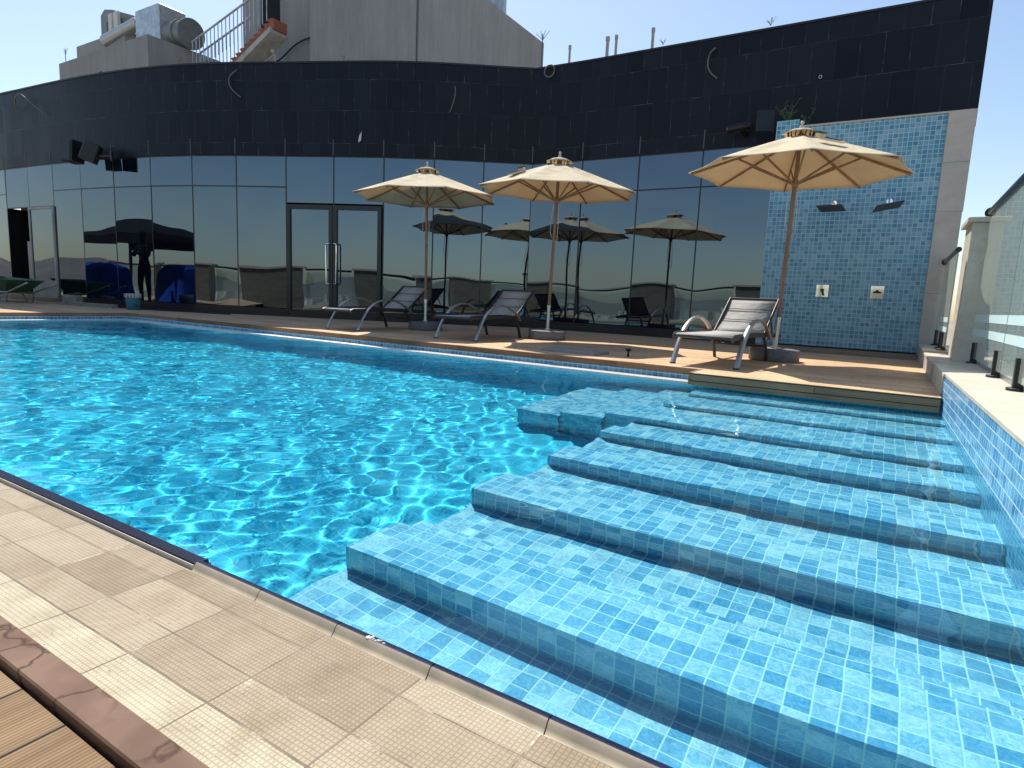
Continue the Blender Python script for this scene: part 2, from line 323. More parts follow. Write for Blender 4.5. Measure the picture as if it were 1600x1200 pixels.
simple('red_brick', (.32, .11, .06), .8, noise=.4, scale=30, bump=.4)
simple('beige_paint', (.42, .39, .33), .6, noise=.25, scale=4)
simple('frosted', (.60, .76, .74), .6)
simple('green_plastic', (.05, .13, .07), .55, noise=.3, scale=8)
simple('rubber', (.02, .02, .02), .8)
simple('teal_label', (.04, .20, .26), .5, noise=.6, scale=22)
simple('bucket_white', (.55, .50, .46), .5, noise=.2)
simple('rust_red', (.30, .08, .05), .7)
simple('lumber', (.30, .27, .22), .7, noise=.3, scale=12)
simple('grey_slab', (.30, .29, .27), .6, noise=.15, scale=20)
simple('chrome', (.8, .8, .8), .08, 1.)
simple('skin', (.28, .15, .10), .5)
simple('hair', (.01, .008, .007), .6)
simple('leaf', (.06, .09, .025), .7, noise=.4, scale=20)
simple('dry_grass', (.22, .18, .09), .8, noise=.3, scale=20)
simple('roof_grey', (.25, .24, .22), .9, noise=.2, scale=1)
simple('city_white', (.50, .47, .42), .9, noise=.35, scale=.05)
simple('earth', (.30, .26, .20), .95, noise=.35, scale=.01)
simple('hill_rock', (.16, .15, .13), .95, noise=.3, scale=.004)
simple('white_lens', (.75, .78, .78), .3)

# ------------------------------------------------------------------ mesh helpers
class MB:
    def __init__(s): s.v = []; s.f = []; s.sm = []
    def add(s, v, f, smooth=False):
        o = len(s.v); s.v += [tuple(x) for x in v]; s.f += [tuple(i + o for i in q) for q in f]; s.sm += [smooth] * len(f); return s
    def box(s, a, b, M=None):
        x0, y0, z0 = a; x1, y1, z1 = b
        v = [(x0, y0, z0), (x1, y0, z0), (x1, y1, z0), (x0, y1, z0), (x0, y0, z1), (x1, y0, z1), (x1, y1, z1), (x0, y1, z1)]
        if M is not None: v = [tuple(M @ Vector(p)) for p in v]
        return s.add(v, [(0, 3, 2, 1), (4, 5, 6, 7), (0, 1, 5, 4), (1, 2, 6, 5), (2, 3, 7, 6), (3, 0, 4, 7)])
    def bbox(s, a, b, r=.004, M=None):
        """box with chamfered vertical and top edges"""
        x0, y0, z0 = a; x1, y1, z1 = b
        def ring(i, z): return [(x0 + i, y0 + r, z), (x0 + r, y0 + i, z), (x1 - r, y0 + i, z), (x1 - i, y0 + r, z), (x1 - i, y1 - r, z), (x1 - r, y1 - i, z), (x0 + r, y1 - i, z), (x0 + i, y1 - r, z)]
        v = ring(0, z0 + r * 0) + ring(0, z1 - r)
        v += [(x0 + r, y0 + r, z1)] * 0
        t = [(x0 + r, y0 + 2 * r, z1), (x0 + 2 * r, y0 + r, z1), (x1 - 2 * r, y0 + r, z1), (x1 - r, y0 + 2 * r, z1), (x1 - r, y1 - 2 * r, z1), (x1 - 2 * r, y1 - r, z1), (x0 + 2 * r, y1 - r, z1), (x0 + r, y1 - 2 * r, z1)]
        v += t
        f = [tuple(range(7, -1, -1)), tuple(range(16, 24))]
        for k in (0, 8):
            for i in range(8): f.append((k + i, k + (i + 1) % 8, k + 8 + (i + 1) % 8, k + 8 + i))
        if M is not None: v = [tuple(M @ Vector(p)) for p in v]
        return s.add(v, f)
    def tube(s, pts, r, n=10, cap=True, flat=None, smooth=True):
        """sweep a circle (or ellipse flat=(a,b)) along points; r scalar or list"""
        pts = [Vector(p) for p in pts]; rs = r if isinstance(r, (list, tuple)) else [r] * len(pts)
        rings = []; up = Vector((0, 0, 1))
        for i, p in enumerate(pts):
            t = (pts[min(i + 1, len(pts) - 1)] - pts[max(i - 1, 0)]).normalized()
            ref = up if abs(t.dot(up)) < .95 else Vector((0, 1, 0))
            a = t.cross(ref).normalized(); b = a.cross(t).normalized()
            fa, fb = flat if flat else (1, 1)
            rings.append([p + (a * math.cos(2 * math.pi * k / n) * fa + b * math.sin(2 * math.pi * k / n) * fb) * rs[i] for k in range(n)])
        v = [q for g in rings for q in g]; f = []
        for i in range(len(pts) - 1):
            for k in range(n): f.append((i * n + k, i * n + (k + 1) % n, (i + 1) * n + (k + 1) % n, (i + 1) * n + k))
        s.add(v, f, smooth)
        if cap:
            s.add(rings[0], [tuple(range(n - 1, -1, -1))]); s.add(rings[-1], [tuple(range(n))])
        return s
    def lathe(s, prof, c=(0, 0, 0), n=24, smooth=True):
        v = []; f = []
        for r, z in prof:
            for k in range(n): a = 2 * math.pi * k / n; v.append((c[0] + r * math.cos(a), c[1] + r * math.sin(a), c[2] + z))
        for i in range(len(prof) - 1):
            for k in range(n): f.append((i * n + k, i * n + (k + 1) % n, (i + 1) * n + (k + 1) % n, (i + 1) * n + k))
        s.add(v, f, smooth)
        if prof[0][0] > 1e-5: s.add(v[:n], [tuple(range(n - 1, -1, -1))])
        if prof[-1][0] > 1e-5: s.add(v[-n:], [tuple(range(n))])
        return s
    def prism(s, poly, axis, a, b):
        """extrude a 2-D polygon (ccw) along axis from a to b"""
        def P(u, w, t): return {'X': (t, u, w), 'Y': (u, t, w), 'Z': (u, w, t)}[axis]
        n = len(poly); v = [P(u, w, a) for u, w in poly] + [P(u, w, b) for u, w in poly]
        return s.add(v, [tuple(range(n - 1, -1, -1)), tuple(range(n, 2 * n))] + [(i, (i + 1) % n, n + (i + 1) % n, n + i) for i in range(n)])
    def build(s, name, mat, parent=None, uv=None):
        me = bpy.data.meshes.new(name); me.from_pydata(s.v, [], s.f)
        me.materials.append(MATS[mat] if isinstance(mat, str) else mat)
        me.polygons.foreach_set('use_smooth', s.sm)
        if uv:
            l = me.uv_layers.new(name='UVMap')
            for i, q in enumerate(uv): l.data[i].uv = q
        me.update(); o = bpy.data.objects.new(name, me); COL.objects.link(o)
        if parent is not None: o.parent = parent
        return o
def tag(o, label=None, cat=None, group=None, kind=None):
    if label: o['label'] = label
    if cat: o['category'] = cat
    if group: o['group'] = group
    if kind: o['kind'] = kind
    return o
def empty(name, loc, label, cat, rz=0, group=None):
    o = bpy.data.objects.new(name, None); COL.objects.link(o); o.location = loc; o.rotation_euler = (0, 0, rz); o.empty_display_size = .2
    return tag(o, label, cat, group)
def copy_tree(o, parent=None):
    c = o.copy(); COL.objects.link(c)
    if parent is not None: c.parent = parent
    for ch in [x for x in bpy.data.objects if x.parent == o and x.name in COL.objects]: copy_tree(ch, c)
    return c
def structure(o): o['kind'] = 'structure'; return o
def receiver(o): o.cycles.is_caustics_receiver = True; return o
def arc(p0, p1, p2, n=12):
    p0, p1, p2 = map(Vector, (p0, p1, p2)); return [p0 * (1 - t) ** 2 + p1 * 2 * t * (1 - t) + p2 * t * t for t in [i / n for i in range(n + 1)]]

# ------------------------------------------------------------------ pool shell
PX0 = -11.15                       # left end of the pool
def WX(y): return .43 - .0195 * (y - 2.5) + 0.0     # right wall leans very slightly in plan
def GY(x): return 5.29 + (-x - 1.34) * .016 if x < -1.34 else 5.29   # far pool edge
NEARY = .845; DEEP = -1.05; WT = .262
b = MB()
b.add([(PX0, NEARY, DEEP), (-1.38, NEARY, DEEP), (-1.38, 5.6, DEEP), (PX0, 5.6, DEEP)], [(0, 1, 2, 3)])
b.add([(PX0, NEARY, DEEP), (PX0, NEARY, -.02), (WX(.8), NEARY, -.02), (WX(.8), NEARY, DEEP)], [(0, 1, 2, 3)])     # near wall
b.add([(PX0, NEARY, DEEP), (PX0, 5.6, DEEP), (PX0, 5.6, -.01), (PX0, NEARY, -.01)], [(0, 1, 2, 3)])               # left wall
b.add([(PX0, GY(PX0), DEEP), (-1.34, GY(-1.34), DEEP), (-1.34, GY(-1.34), -.015), (PX0, GY(PX0), -.015)], [(0, 1, 2, 3)])   # far wall
b.add([(-1.34, 5.29, -1.0), (WX(5.3), 5.29, -1.0), (WX(5.3), 5.29, .10), (-1.34, 5.29, .10)], [(0, 1, 2, 3)])    # wall under the timber deck
pool = receiver(structure(b.build('pool_basin', 'basin_tint_mosaic')))
b = MB()
b.add([(WX(.5), .5, DEEP), (WX(.5), .5, WT), (WX(5.3), 5.3, WT), (WX(5.3), 5.3, DEEP)], [(0, 3, 2, 1)])
rw = receiver(structure(b.build('pool_side_wall', 'wall_mosaic')))

# underwater steps and benches: every ledge is one block of one tiled mesh
b = MB(); XL = -1.375; XR = .47; BT = -1.1
def blk(x0, x1, y0, y1, z):
    b.box((x0, y0, BT), (x1, y1, z))
blk(XL, XR, .847, 1.5, -.435)                    # shelf floor
blk(XL, XR, 1.5, 2.5, -.46); blk(XL, XR, 2.5, 3.84, -.485)
blk(XL, XR, 1.30, 1.545, -.28); blk(XL + .012, XR, 1.545, 1.66, -.355)
blk(XL, XR, 1.985, 2.235, -.295)
blk(XL, XR, 2.635, 2.86, -.31)
blk(XL, XR, 3.27, 3.48, -.315)
blk(-1.585, XR, 3.84, 4.42, -.345)
blk(-1.56, XR, 4.42, 4.84, -.265) if 0 else None
b.box((-1.345, 4.36, BT), (XR, 5.285, -.235)); b.box((-1.30, 4.85, BT), (XR, 5.288, -.125))
b.box((-1.585, 4.42, BT), (-1.345, 5.28, -.345))
b.box((-1.91, 3.80, BT), (-1.585, 5.281, -.48)); b.box((-2.25, 3.78, BT), (-1.91, 5.283, -.61))
steps = receiver(structure(b.build('pool_steps', 'pool_mosaic')))

# ------------------------------------------------------------------ water (open sheet; a uniform glass tint stands in for absorption by depth)
def water():
    xs = list(np.arange(.50, -3.2, -.0135)); x = -3.2
    st = .0135
    while x > -11.2: xs.append(x); st = min(.023, st * 1.005); x -= st
    xs.append(-11.2); xs = np.array(xs)
    ys = list(np.arange(.829, 3.4, .0135)); y = 3.4; st = .0135
    while y < 5.46: ys.append(y); st = min(.02, st * 1.01); y += st
    ys.append(5.46); ys = np.array(ys)
    X, Y = np.meshgrid(xs, ys); Z = np.zeros_like(X)
    rng = np.random.RandomState(3)
    amp = .25 + .75 / (1 + np.exp((X + 1.85 + .75 / (1 + np.exp(-(Y - 3.2) * 4))) * 4.0))
    amp *= .8 + .2 / (1 + np.exp(-(Y - 2.0) * 2))
    for i in range(50):
        lam = math.exp(rng.uniform(math.log(.08), math.log(.28))) if i < 44 else rng.uniform(.45, .95); a = rng.normal(-.9, 1.2)
        k = 2 * math.pi / lam; A = (.00155 if i < 44 else .0032) * lam
        ph = rng.uniform(0, 6.28)
        mod = 1 + .5 * np.sin(X * rng.uniform(.4, 1.6) + Y * rng.uniform(.4, 1.6) + rng.uniform(0, 6))
        Z += A * mod * np.sin(k * (math.cos(a) * X + math.sin(a) * Y) + ph + .5 * np.sin(k * .23 * (X * math.sin(a) - Y * math.cos(a)) + ph))
    Z *= amp
    ny, nx = X.shape
    v = np.stack([X.ravel(), Y.ravel(), Z.ravel()], 1)
    idx = np.arange(nx * ny).reshape(ny, nx)
    q = np.stack([idx[:-1, :-1].ravel(), idx[1:, :-1].ravel(), idx[1:, 1:].ravel(), idx[:-1, 1:].ravel()], 1)
    verts = v.tolist(); faces = q.tolist(); sm = [True] * len(faces)
    me = bpy.data.meshes.new('water'); me.from_pydata(verts, [], faces); me.polygons.foreach_set('use_smooth', sm)
    m = bpy.data.materials.new('pool_water'); m.use_nodes = True; nt = m.node_tree; nt.nodes.remove(nt.nodes['Principled BSDF'])
    g = N(nt, 'ShaderNodeBsdfGlass', i_IOR=1.333, i_Roughness=0.)
    g.inputs[0].default_value = (.63, .955, 1., 1)
    nt.links.new(g.outputs[0], nt.nodes['Material Output'].inputs[0])
    me.materials.append(m); o = bpy.data.objects.new('water', me); COL.objects.link(o)
    o.cycles.is_caustics_caster = True; structure(o)
water()

# ------------------------------------------------------------------ near edge: beige overflow paving, coping, grating, kerb, deck
b = MB(); b.box((-13.5, .447, -.3), (.6, .7755, .012))
structure(b.build('overflow_paving', 'overflow_tile'))
# coping pieces 24 cm long with thin joints
b = MB(); nb = MB(); x = -1.352
prof = [(.776, .011), (.780, .003), (.788, .002), (.794, .009), (.798, .017), (.803, .0205)]
lip = [(.803, .0205), (.811, .0205), (.819, .017), (.827, .009), (.832, -.004), (.85, -.03)]
def sweep(mb, pr, x0, x1):
    n = len(pr); v = [(x0, y, z) for y, z in pr] + [(x1, y, z) for y, z in pr]
    mb.add(v, [(i, n + i, n + i + 1, i + 1) for i in range(n - 1)], True)
    mb.add([(x0, pr[0][0], -.1)] + v[:n] + [(x0, pr[-1][0], -.1)], [tuple(range(n + 1, -1, -1))]); mb.add([(x1, pr[0][0], -.1)] + v[n:] + [(x1, pr[-1][0], -.1)], [tuple(range(n + 2))])
xa = -1.352; k = 0
while xa < .5:
    xb = -1.112 + .24 * k; xb = max(xb, xa + .01)
    sweep(b, prof, xa + .0012, xb - .0012); sweep(nb, lip, xa + .0012, xb - .0012); xa = xb; k += 1
b.box((-1.352, .78, -.1), (.5, .838, -.012))
structure(b.build('pool_coping', 'coping_glaze')); structure(nb.build('pool_coping_lip', 'navy_glaze'))
# left run: open channel, grating
b = MB()
b.box((-13.5, .776, -.12), (-1.352, .80, .001))
structure(b.build('overflow_channel', 'coping_glaze'))
b = MB(); b.box((-13.5, .800, -.08), (-1.357, .842, .003)); x = -1.36
while x > -7.0:
    b.box((x - .0042, .803, .003), (x, .834, .0145)); x -= .0072
b.box((-13.5, .803, .003), (-7.0, .834, .0135)); b.box((-1.362, .8015, .003), (-1.3565, .836, .016))
structure(b.build('navy_grating', 'navy_glaze'))
b = MB(); b.box((-13.5, .7970, -.01), (-1.357, .7988, .0125)); structure(b.build('grating_trim', 'white_paint'))
b = MB(); xs = [-14 + 1.2 * i + .35 for i in range(13)]
for xa, xb in zip(xs, xs[1:]): b.bbox((xa, .388, -.3), (xb - .002, .445, .022), .003)
structure(b.build('stone_kerb', 'brown_stone'))
b = MB(); b.box((-16, -1.9, -.32), (3, .381, .006))
structure(b.build('near_deck', 'near_deck_wood'))

# debris flake on the coping
b = MB(); random.seed(5)
for i in range(9):
    cx, cy = -.775 + random.gauss(0, .012), .8075 + random.gauss(0, .0018); r = random.uniform(.002, .007); n = 6
    pts = [(cx + r * random.uniform(.6, 1.2) * math.cos(2 * math.pi * j / n), cy + r * random.uniform(.6, 1.2) * math.sin(2 * math.pi * j / n)) for j in range(n)]
    b.add([(px, py, .021) for px, py in pts] + [(cx, cy, .0228)], [(j, (j + 1) % n, n) for j in range(n)])
tag(b.build('leaf_debris', 'white_paint'), 'pale flaky crumb of dried debris lying on the dark coping edge', 'debris')

# ------------------------------------------------------------------ far edge: gutter, mosaic band, fascia, timber deck
def band(y0, y1, z0, z1, x0=-11.0, x1=-1.36):
    """strip along the far edge that follows its slight skew"""
    s = lambda x: (-x - 1.34) * .016
    v = [(x0, y0 + s(x0), z0), (x1, y0 + s(x1), z0), (x1, y1 + s(x1), z0), (x0, y1 + s(x0), z0)]
    v += [(a, c, z1) for a, c, _ in v]
    return v, [(0, 3, 2, 1), (4, 5, 6, 7), (0, 1, 5, 4), (1, 2, 6, 5), (2, 3, 7, 6), (3, 0, 4, 7)]
g = MB()
g.add(*band(5.285, 5.47, -.03, .012)); g.add(*band(5.285, 5.305, .012, .021))
x = -1.37
while x > -4.6:
    sk = (-x - 1.34) * .016; g.box((x - .008, 5.306 + sk, .012), (x, 5.46 + sk, .020)); x -= .0135
g.add(*band(5.306, 5.46, .012, .019, -11.0, -4.6))
g.box((PX0 - .19, .87, -.03), (PX0, 5.62, .016))
structure(g.build('pool_gutter', 'white_grate'))
m = MB(); m.add(*band(5.47, 5.60, -.05, .066, -11.34)); m.box((PX0 - .32, .87, -.03), (PX0 - .19, 5.75, .066))
structure(m.build('mosaic_band', 'shower_mosaic'))
f = MB(); f.add(*band(5.478, 5.62, .066, .117, -11.35)); f.box((PX0 - .32, .6, .066), (PX0 - .20, 5.75, .117))
structure(f.build('deck_fascia', 'fascia_wood'))
f = MB(); f.box((-1.352, 5.128, .016), (.362, 5.175, .1165)); f.box((-1.40, 5.17, .016), (-1.353, 5.52, .1165))
structure(f.build('deck_front_beam', 'grey_fascia'))
d = MB()
top = [(-25, -1.9), (PX0 - .20, -1.9), (PX0 - .20, 5.66), (-1.356, 5.50), (-1.356, 5.124), (.364, 5.124), (.364, 9.35), (-1.7, 10.3), (-8, 10.3), (-25, 10.3)]
n = len(top)
d.add([(x, y, DZ) for x, y in top] + [(x, y, DZ - .0035) for x, y in top], [tuple(range(n))] + [(n + i, n + (i + 1) % n, (i + 1) % n, i) for i in range(n)])
structure(d.build('timber_deck', 'deck_wood'))
# pale end strip where the two deck parts meet
d = MB(); d.box((-1.36, 5.16, DZ + .0005), (-1.0, 5.185, DZ + .0022), Matrix.Translation((-1.17, 5.5, 0)) @ Matrix.Rotation(R(52), 4, 'Z') @ Matrix.Translation((1.17, -5.17, 0)))

# ------------------------------------------------------------------ right side: low walls, stone caps
lw = empty('low_wall', (.7, 3, 0), 'low tiled wall with cream stone cap along the right side of the pool', 'wall')
b = MB(); v = []
def capprism(x_of, y0, y1, xr, z0, z1, ov=.0):
    return [(x_of(y0) - ov, y0, z0), (xr, y0, z0), (xr, y1, z0), (x_of(y1) - ov, y1, z0), (x_of(y0) - ov, y0, z1), (xr, y0, z1), (xr, y1, z1), (x_of(y1) - ov, y1, z1)]
BF = [(0, 3, 2, 1), (4, 5, 6, 7), (0, 1, 5, 4), (1, 2, 6, 5), (2, 3, 7, 6), (3, 0, 4, 7)]
c = MB(); ys = [.3, 1.5, 2.7, 3.9, 5.21, 5.98, 6.7]
for y0, y1 in zip(ys, ys[1:]):
    if y0 < 5.2: c.add(capprism(WX, y0, y1 - .002, 1.02, WT, WT + .018, .004), BF)
c.box((.362, 5.21, WT - .0), (1.02, 6.42, WT + .018))
o = c.build('stone_cap', 'cream_stone'); o.parent = lw; o.matrix_parent_inverse = Matrix.Translation((-.7, -3, 0))
c = MB(); c.box((.366, 5.305, -.2), (1.0, 6.42, WT)); c.box((.50, .3, -1.4), (1.0, 5.30, WT))
o = c.build('wall_core', 'cream_stone'); o.parent = lw; o.matrix_parent_inverse = Matrix.Translation((-.7, -3, 0))
lb = empty('low_wall', (.7, 8, 0), 'cream stone plinth wall between the deck and the far glass balustrade', 'wall')
c = MB(); c.box((.356, 6.425, -.2), (1.0, 7.95, .262)); c.box((.345, 7.95, -.2), (1.0, 9.24, .30))
o = c.build('wall_core', 'buff_stone'); o.parent = lb; o.matrix_parent_inverse = Matrix.Translation((-.7, -8, 0))
c = MB(); c.box((.348, 6.425, .262), (1.02, 7.948, .285)); c.box((.335, 7.95, .30), (1.02, 9.24, .325))
o = c.build('stone_cap', 'cream_stone'); o.parent = lb; o.matrix_parent_inverse = Matrix.Translation((-.7, -8, 0))

pl = empty('stone_pillar', (.72, 7.2, .28), 'cream stone pillar with flat cap standing between two glass balustrades', 'pillar')
c = MB(); c.bbox((-.185, -.28, 0), (.20, .30, 1.24), .004); c.build('shaft', 'cream_stone', pl)
c = MB(); c.bbox((-.225, -.32, 1.242), (.24, .34, 1.285), .006); c.build('cap', 'cream_stone', pl)

def spigot(parent, x, y, z):
    b = MB(); b.lathe([(.050, 0), (.052, .004), (.052, .014), (.049, .017), (.0, .017)], (x, y, z), 28)
    # clamp body: low step toward the pool, taller fin, seen as a cleft block
    b.prism([(x - .024, z + .017), (x + .024, z + .017), (x + .024, z + .085), (x + .008, z + .105), (x + .008, z + .185), (x - .024, z + .185)], 'Y', y + .022, y - .022)
    return b.build('spigot', 'black_plastic', parent)
def fence(label, x, z0, panes, spig, rail, railz, rr, z_b, z_t, stripes):
    r = empty('glass_balustrade', (x, panes[0][0], z0), label, 'balustrade'); inv = (x, panes[0][0], z0)
    def loc(o): o.matrix_parent_inverse = Matrix.Translation((-inv[0], -inv[1], -inv[2])); return o
    for y0, y1 in panes:
        b = MB(); b.box((x - .006, y0 + .004, z_b), (x + .006, y1 - .004, z_t)); pn = loc(b.build('glass_pane', 'fence_glass', r))
        for a, c in stripes:
            b = MB(); b.box((x - .0085, y0 + .005, a), (x - .0064, y1 - .005, c)); st = b.build('frosted_stripe', 'frosted', pn)
    for y in spig: loc(spigot(r, x, y, z0))
    b = MB(); b.tube([(x, rail[0], railz), (x, rail[1], railz)], rr, 20); loc(b.build('handrail', 'rail_black', r))
    b = MB(); yy = rail[1]; b.tube([(x, yy - .012, railz), (x, yy, railz)], rr * 1.5, 24); loc(b.build('rail_flange', 'black_plastic', r))
    b = MB(); b.box((x + .02, rail[0], z0), (x + .045, panes[-1][1], z0 + .028)); loc(b.build('floor_channel', 'silver_alloy', r))
    return r
fence('near glass balustrade with round dark handrail on the low wall beside the pool steps', .655, WT + .018, [(1.4, 3.22), (3.24, 5.05), (5.07, 6.915)], [1.9, 2.9, 3.55, 4.42, 5.28, 6.62], (1.3, 6.92), 1.60, .031, .33, 1.575, [(.645, .705), (.525, .585)])
fence('far glass balustrade between the stone pillar and the tiled shower wall', .50, .325, [(7.52, 8.35), (8.37, 9.235)], [7.8, 8.12, 8.95], (7.5, 9.262), 1.335, .026, .37, 1.30, [(.62, .67), (.52, .57)])

# ------------------------------------------------------------------ shower wall
sw = empty('shower_wall', (-.5, 9.3, DZ), 'tall blue mosaic shower wall with pale stone margin on its right', 'wall')
inv = Matrix.Translation((.5, -9.3, -DZ))
def ch(o): o.matrix_parent_inverse = inv; return o
b = MB(); b.box((-1.32, 9.302, .10), (.33, 9.42, 3.10)); ch(b.build('mosaic_panel', 'shower_mosaic', sw))
b = MB(); b.box((-1.60, 9.27, .10), (-1.322, 10.05, 3.20)); ch(b.build('mosaic_pier', 'shower_mosaic', sw))
b = MB()
for z0, z1 in ((.10, .95), (.953, 1.94), (1.943, 2.52), (2.523, 3.10)): b.box((.332, 9.285, z0), (.605 if z1 > 2.2 else .598, 9.42, z1))
ch(b.build('stone_margin', 'buff_stone', sw))
b = MB(); b.box((-1.322, 9.29, 3.101), (.61, 9.44, 3.122)); b.box((-1.3, 9.42, .1), (.6, 10.05, 3.09)); ch(b.build('coping', 'buff_stone', sw))
b = MB(); b.box((-1.56, 9.02, DZ), (.34, 9.12, .19)); b.box((-1.56, 9.12, DZ), (.34, 9.30, .145)); ch(b.build('curb', 'curb_stone', sw))
b = MB(); b.box((-1.32, 9.292, .146), (.33, 9.3015, .20)); ch(b.build('drain_gap', 'void', sw))
def rain_shower(x, tilt, rz, label):
    r = empty('rain_shower', (x, 9.3, 2.06), label, 'shower head', group='shower fittings on the mosaic wall')
    b = MB(); b.tube([(0, 0, .03), (0, -.012, .03)], .035, 16); b.tube(arc((0, 0, .03), (0, -.30, .06), (0, -.30, -.06), 12), .011, 10); b.build('arm', 'chrome', r)
    b = MB(); M = Matrix.Translation((0, -.30, -.075)) @ Matrix.Rotation(R(-14), 4, 'X') @ Matrix.Rotation(rz, 4, 'Z') @ Matrix.Rotation(tilt, 4, 'Y'); b.box((-.15, -.10, -.008), (.15, .10, .008), M); b.build('head', 'dark_alloy', r)
rain_shower(-.80, R(4), R(-12), 'left square rain shower head hanging level from the mosaic wall')
rain_shower(-.17, R(-16), R(14), 'right square rain shower head tilted up on the mosaic wall')
def valve(x, lever, label):
    r = empty('shower_valve', (x, 9.3, .945), label, 'valve', group='shower valves on the mosaic wall')
    b = MB(); b.bbox((-.075, -.0, -.075), (.075, .0, .075), 0) if 0 else b.box((-.075, -.012, -.08), (.075, -.002, .08)); b.build('plate', 'chrome', r)
    b = MB(); b.tube([(0, -.012, .01), (0, -.06, .01)], .022, 16)
    if lever: b.tube([(0, -.055, .01), (.02, -.07, -.06)], .010, 8)
    else: b.tube([(-.045, -.05, .0), (.045, -.05, .0)], .011, 8)
    b.build('handle', 'frame_black', r)
    b = MB(); b.lathe([(.018, 0), (.022, .01), (.012, .03), (0, .034)], (0, 0, 0), 16); o = b.build('outlet', 'chrome', r); o.location = (0, -.002, -.195); o.rotation_euler = (R(90), 0, 0)
valve(-.82, True, 'left chrome shower mixer plate with a hanging lever')
valve(-.18, False, 'right chrome shower mixer plate with a cross handle')

# ------------------------------------------------------------------ the curved glass pavilion
P = [(-22.5, 6.9), (-21.1, 6.6), (-20.0, 6.42), (-18.95, 6.32), (-17.85, 6.31), (-16.85, 6.38), (-15.83, 6.45), (-14.79, 6.54), (-13.74, 6.68), (-12.72, 6.87), (-11.74, 7.13), (-10.85, 7.46),
     (-9.93, 7.86), (-9.06, 8.23), (-8.18, 8.62), (-7.37, 9.07), (-6.62, 9.57), (-5.88, 10.06), (-4.88, 10.1), (-3.84, 10.1), (-2.79, 10.1), (-1.66, 10.1), (-.5, 10.1), (.66, 10.1)]
GT = 3.10; GB = .27; PT = 4.72
PV = [Vector((x, y, 0)) for x, y in P]
bd = empty('glass_pavilion', (-8, 10, DZ), 'curved black glass pavilion under a tall dark stone clad parapet beyond the pool', 'building')
binv = Matrix.Translation((8, -10, -DZ))
def bp(o): o.matrix_parent_inverse = binv; return o
nrm = [Vector(((q - p).y, -(q - p).x, 0)).normalized() for p, q in zip(PV, PV[1:])]
def vn(i):
    a = nrm[max(i - 1, 0)]; c = nrm[min(i, len(nrm) - 1)]; v = (a + c).normalized(); return v / max(.6, v.dot(a))
def smooth_path(k=4):
    """Catmull-Rom through the bays for the parapet, sharp at the inner corner"""
    out = []; s = 17
    segs = [PV[:s + 1], PV[s:]]
    for seg in segs:
        for i in range(len(seg) - 1):
            p0 = seg[max(i - 1, 0)]; p1 = seg[i]; p2 = seg[i + 1]; p3 = seg[min(i + 2, len(seg) - 1)]
            for j in range(k):
                t = j / k; out.append(.5 * ((2 * p1) + (p2 - p0) * t + (2 * p0 - 5 * p1 + 4 * p2 - p3) * t * t + (3 * p1 - 3 * p2 + p3 - p0) * t ** 3))
    out.append(PV[-1]); return out
def wallstrip(path, off, z0, z1, depth, name, mat, uvs=True, lip=0):
    n = len(path); nn = [Vector(((q - p).y, -(q - p).x, 0)).normalized() for p, q in zip(path, path[1:])]
    fr = []; L = [0]
    for i in range(n):
        a = nn[max(i - 1, 0)]; c = nn[min(i, n - 2)]; v = (a + c).normalized(); v = v / max(.6, v.dot(a)); fr.append(v)
        if i: L.append(L[-1] + (path[i] - path[i - 1]).length)
    b = MB(); uv = []
    for i in range(n - 1):
        A0 = path[i] + fr[i] * off; A1 = path[i + 1] + fr[i + 1] * off; B0 = path[i] - fr[i] * depth; B1 = path[i + 1] - fr[i + 1] * depth
        q = lambda p, z: (p.x, p.y, z)
        b.add([q(A0, z0), q(A1, z0), q(A1, z1), q(A0, z1)], [(0, 1, 2, 3)], False); uv += [(L[i], z0), (L[i + 1], z0), (L[i + 1], z1), (L[i], z1)]
        b.add([q(B0, z0), q(B1, z0), q(A1, z0), q(A0, z0)], [(0, 1, 2, 3)]); uv += [(0, 0)] * 4
        b.add([q(A0, z1), q(A1, z1), q(B1, z1), q(B0, z1)], [(0, 1, 2, 3)]); uv += [(0, 0)] * 4
        b.add([q(B1, z0), q(B0, z0), q(B0, z1), q(B1, z1)], [(0, 1, 2, 3)]); uv += [(0, 0)] * 4
    for i, s in ((0, 0), (n - 1, 1)):
        A = path[i] + fr[i] * off; B = path[i] - fr[i] * depth
        f = [(A.x, A.y, z0), (A.x, A.y, z1), (B.x, B.y, z1), (B.x, B.y, z0)]
        if s: f = f[::-1]
        b.add(f, [(0, 1, 2, 3)]); uv += [(L[i], z0), (L[i], z1), (L[i] + depth, z1), (L[i] + depth, z0)]
    return bp(b.build(name, mat, bd, uv if uvs else None))
SP = smooth_path()
wallstrip(SP, .035, GT + .006, PT, .35, 'parapet', 'dark_cladding')
wallstrip(SP, .05, PT, PT + .03, .37, 'parapet_cap', 'black_metal', False)
wallstrip(PV, .06, DZ, GB - .06, .3, 'plinth', 'plinth_black', False)
wallstrip(PV, .045, GB - .06, GB, .3, 'base_rail', 'frame_black', False)
# thin metal tabs on the base of the parapet at every bay
for i in range(3, 21):
    b = MB(); p = PV[i] + vn(i) * .040; t = Vector((-vn(i).y, vn(i).x, 0)).normalized()
    b.add([tuple(p - t * .008 + Vector((0, 0, GT + .02))), tuple(p + t * .008 + Vector((0, 0, GT + .02))), tuple(p + t * .008 + Vector((0, 0, GT + .30))), tuple(p - t * .008 + Vector((0, 0, GT + .30)))], [(0, 3, 2, 1) if (t.cross(Vector((0, 0, 1)))).dot(vn(i)) < 0 else (0, 1, 2, 3)])
    bp(b.build('cover_strip', 'strip_grey', bd))
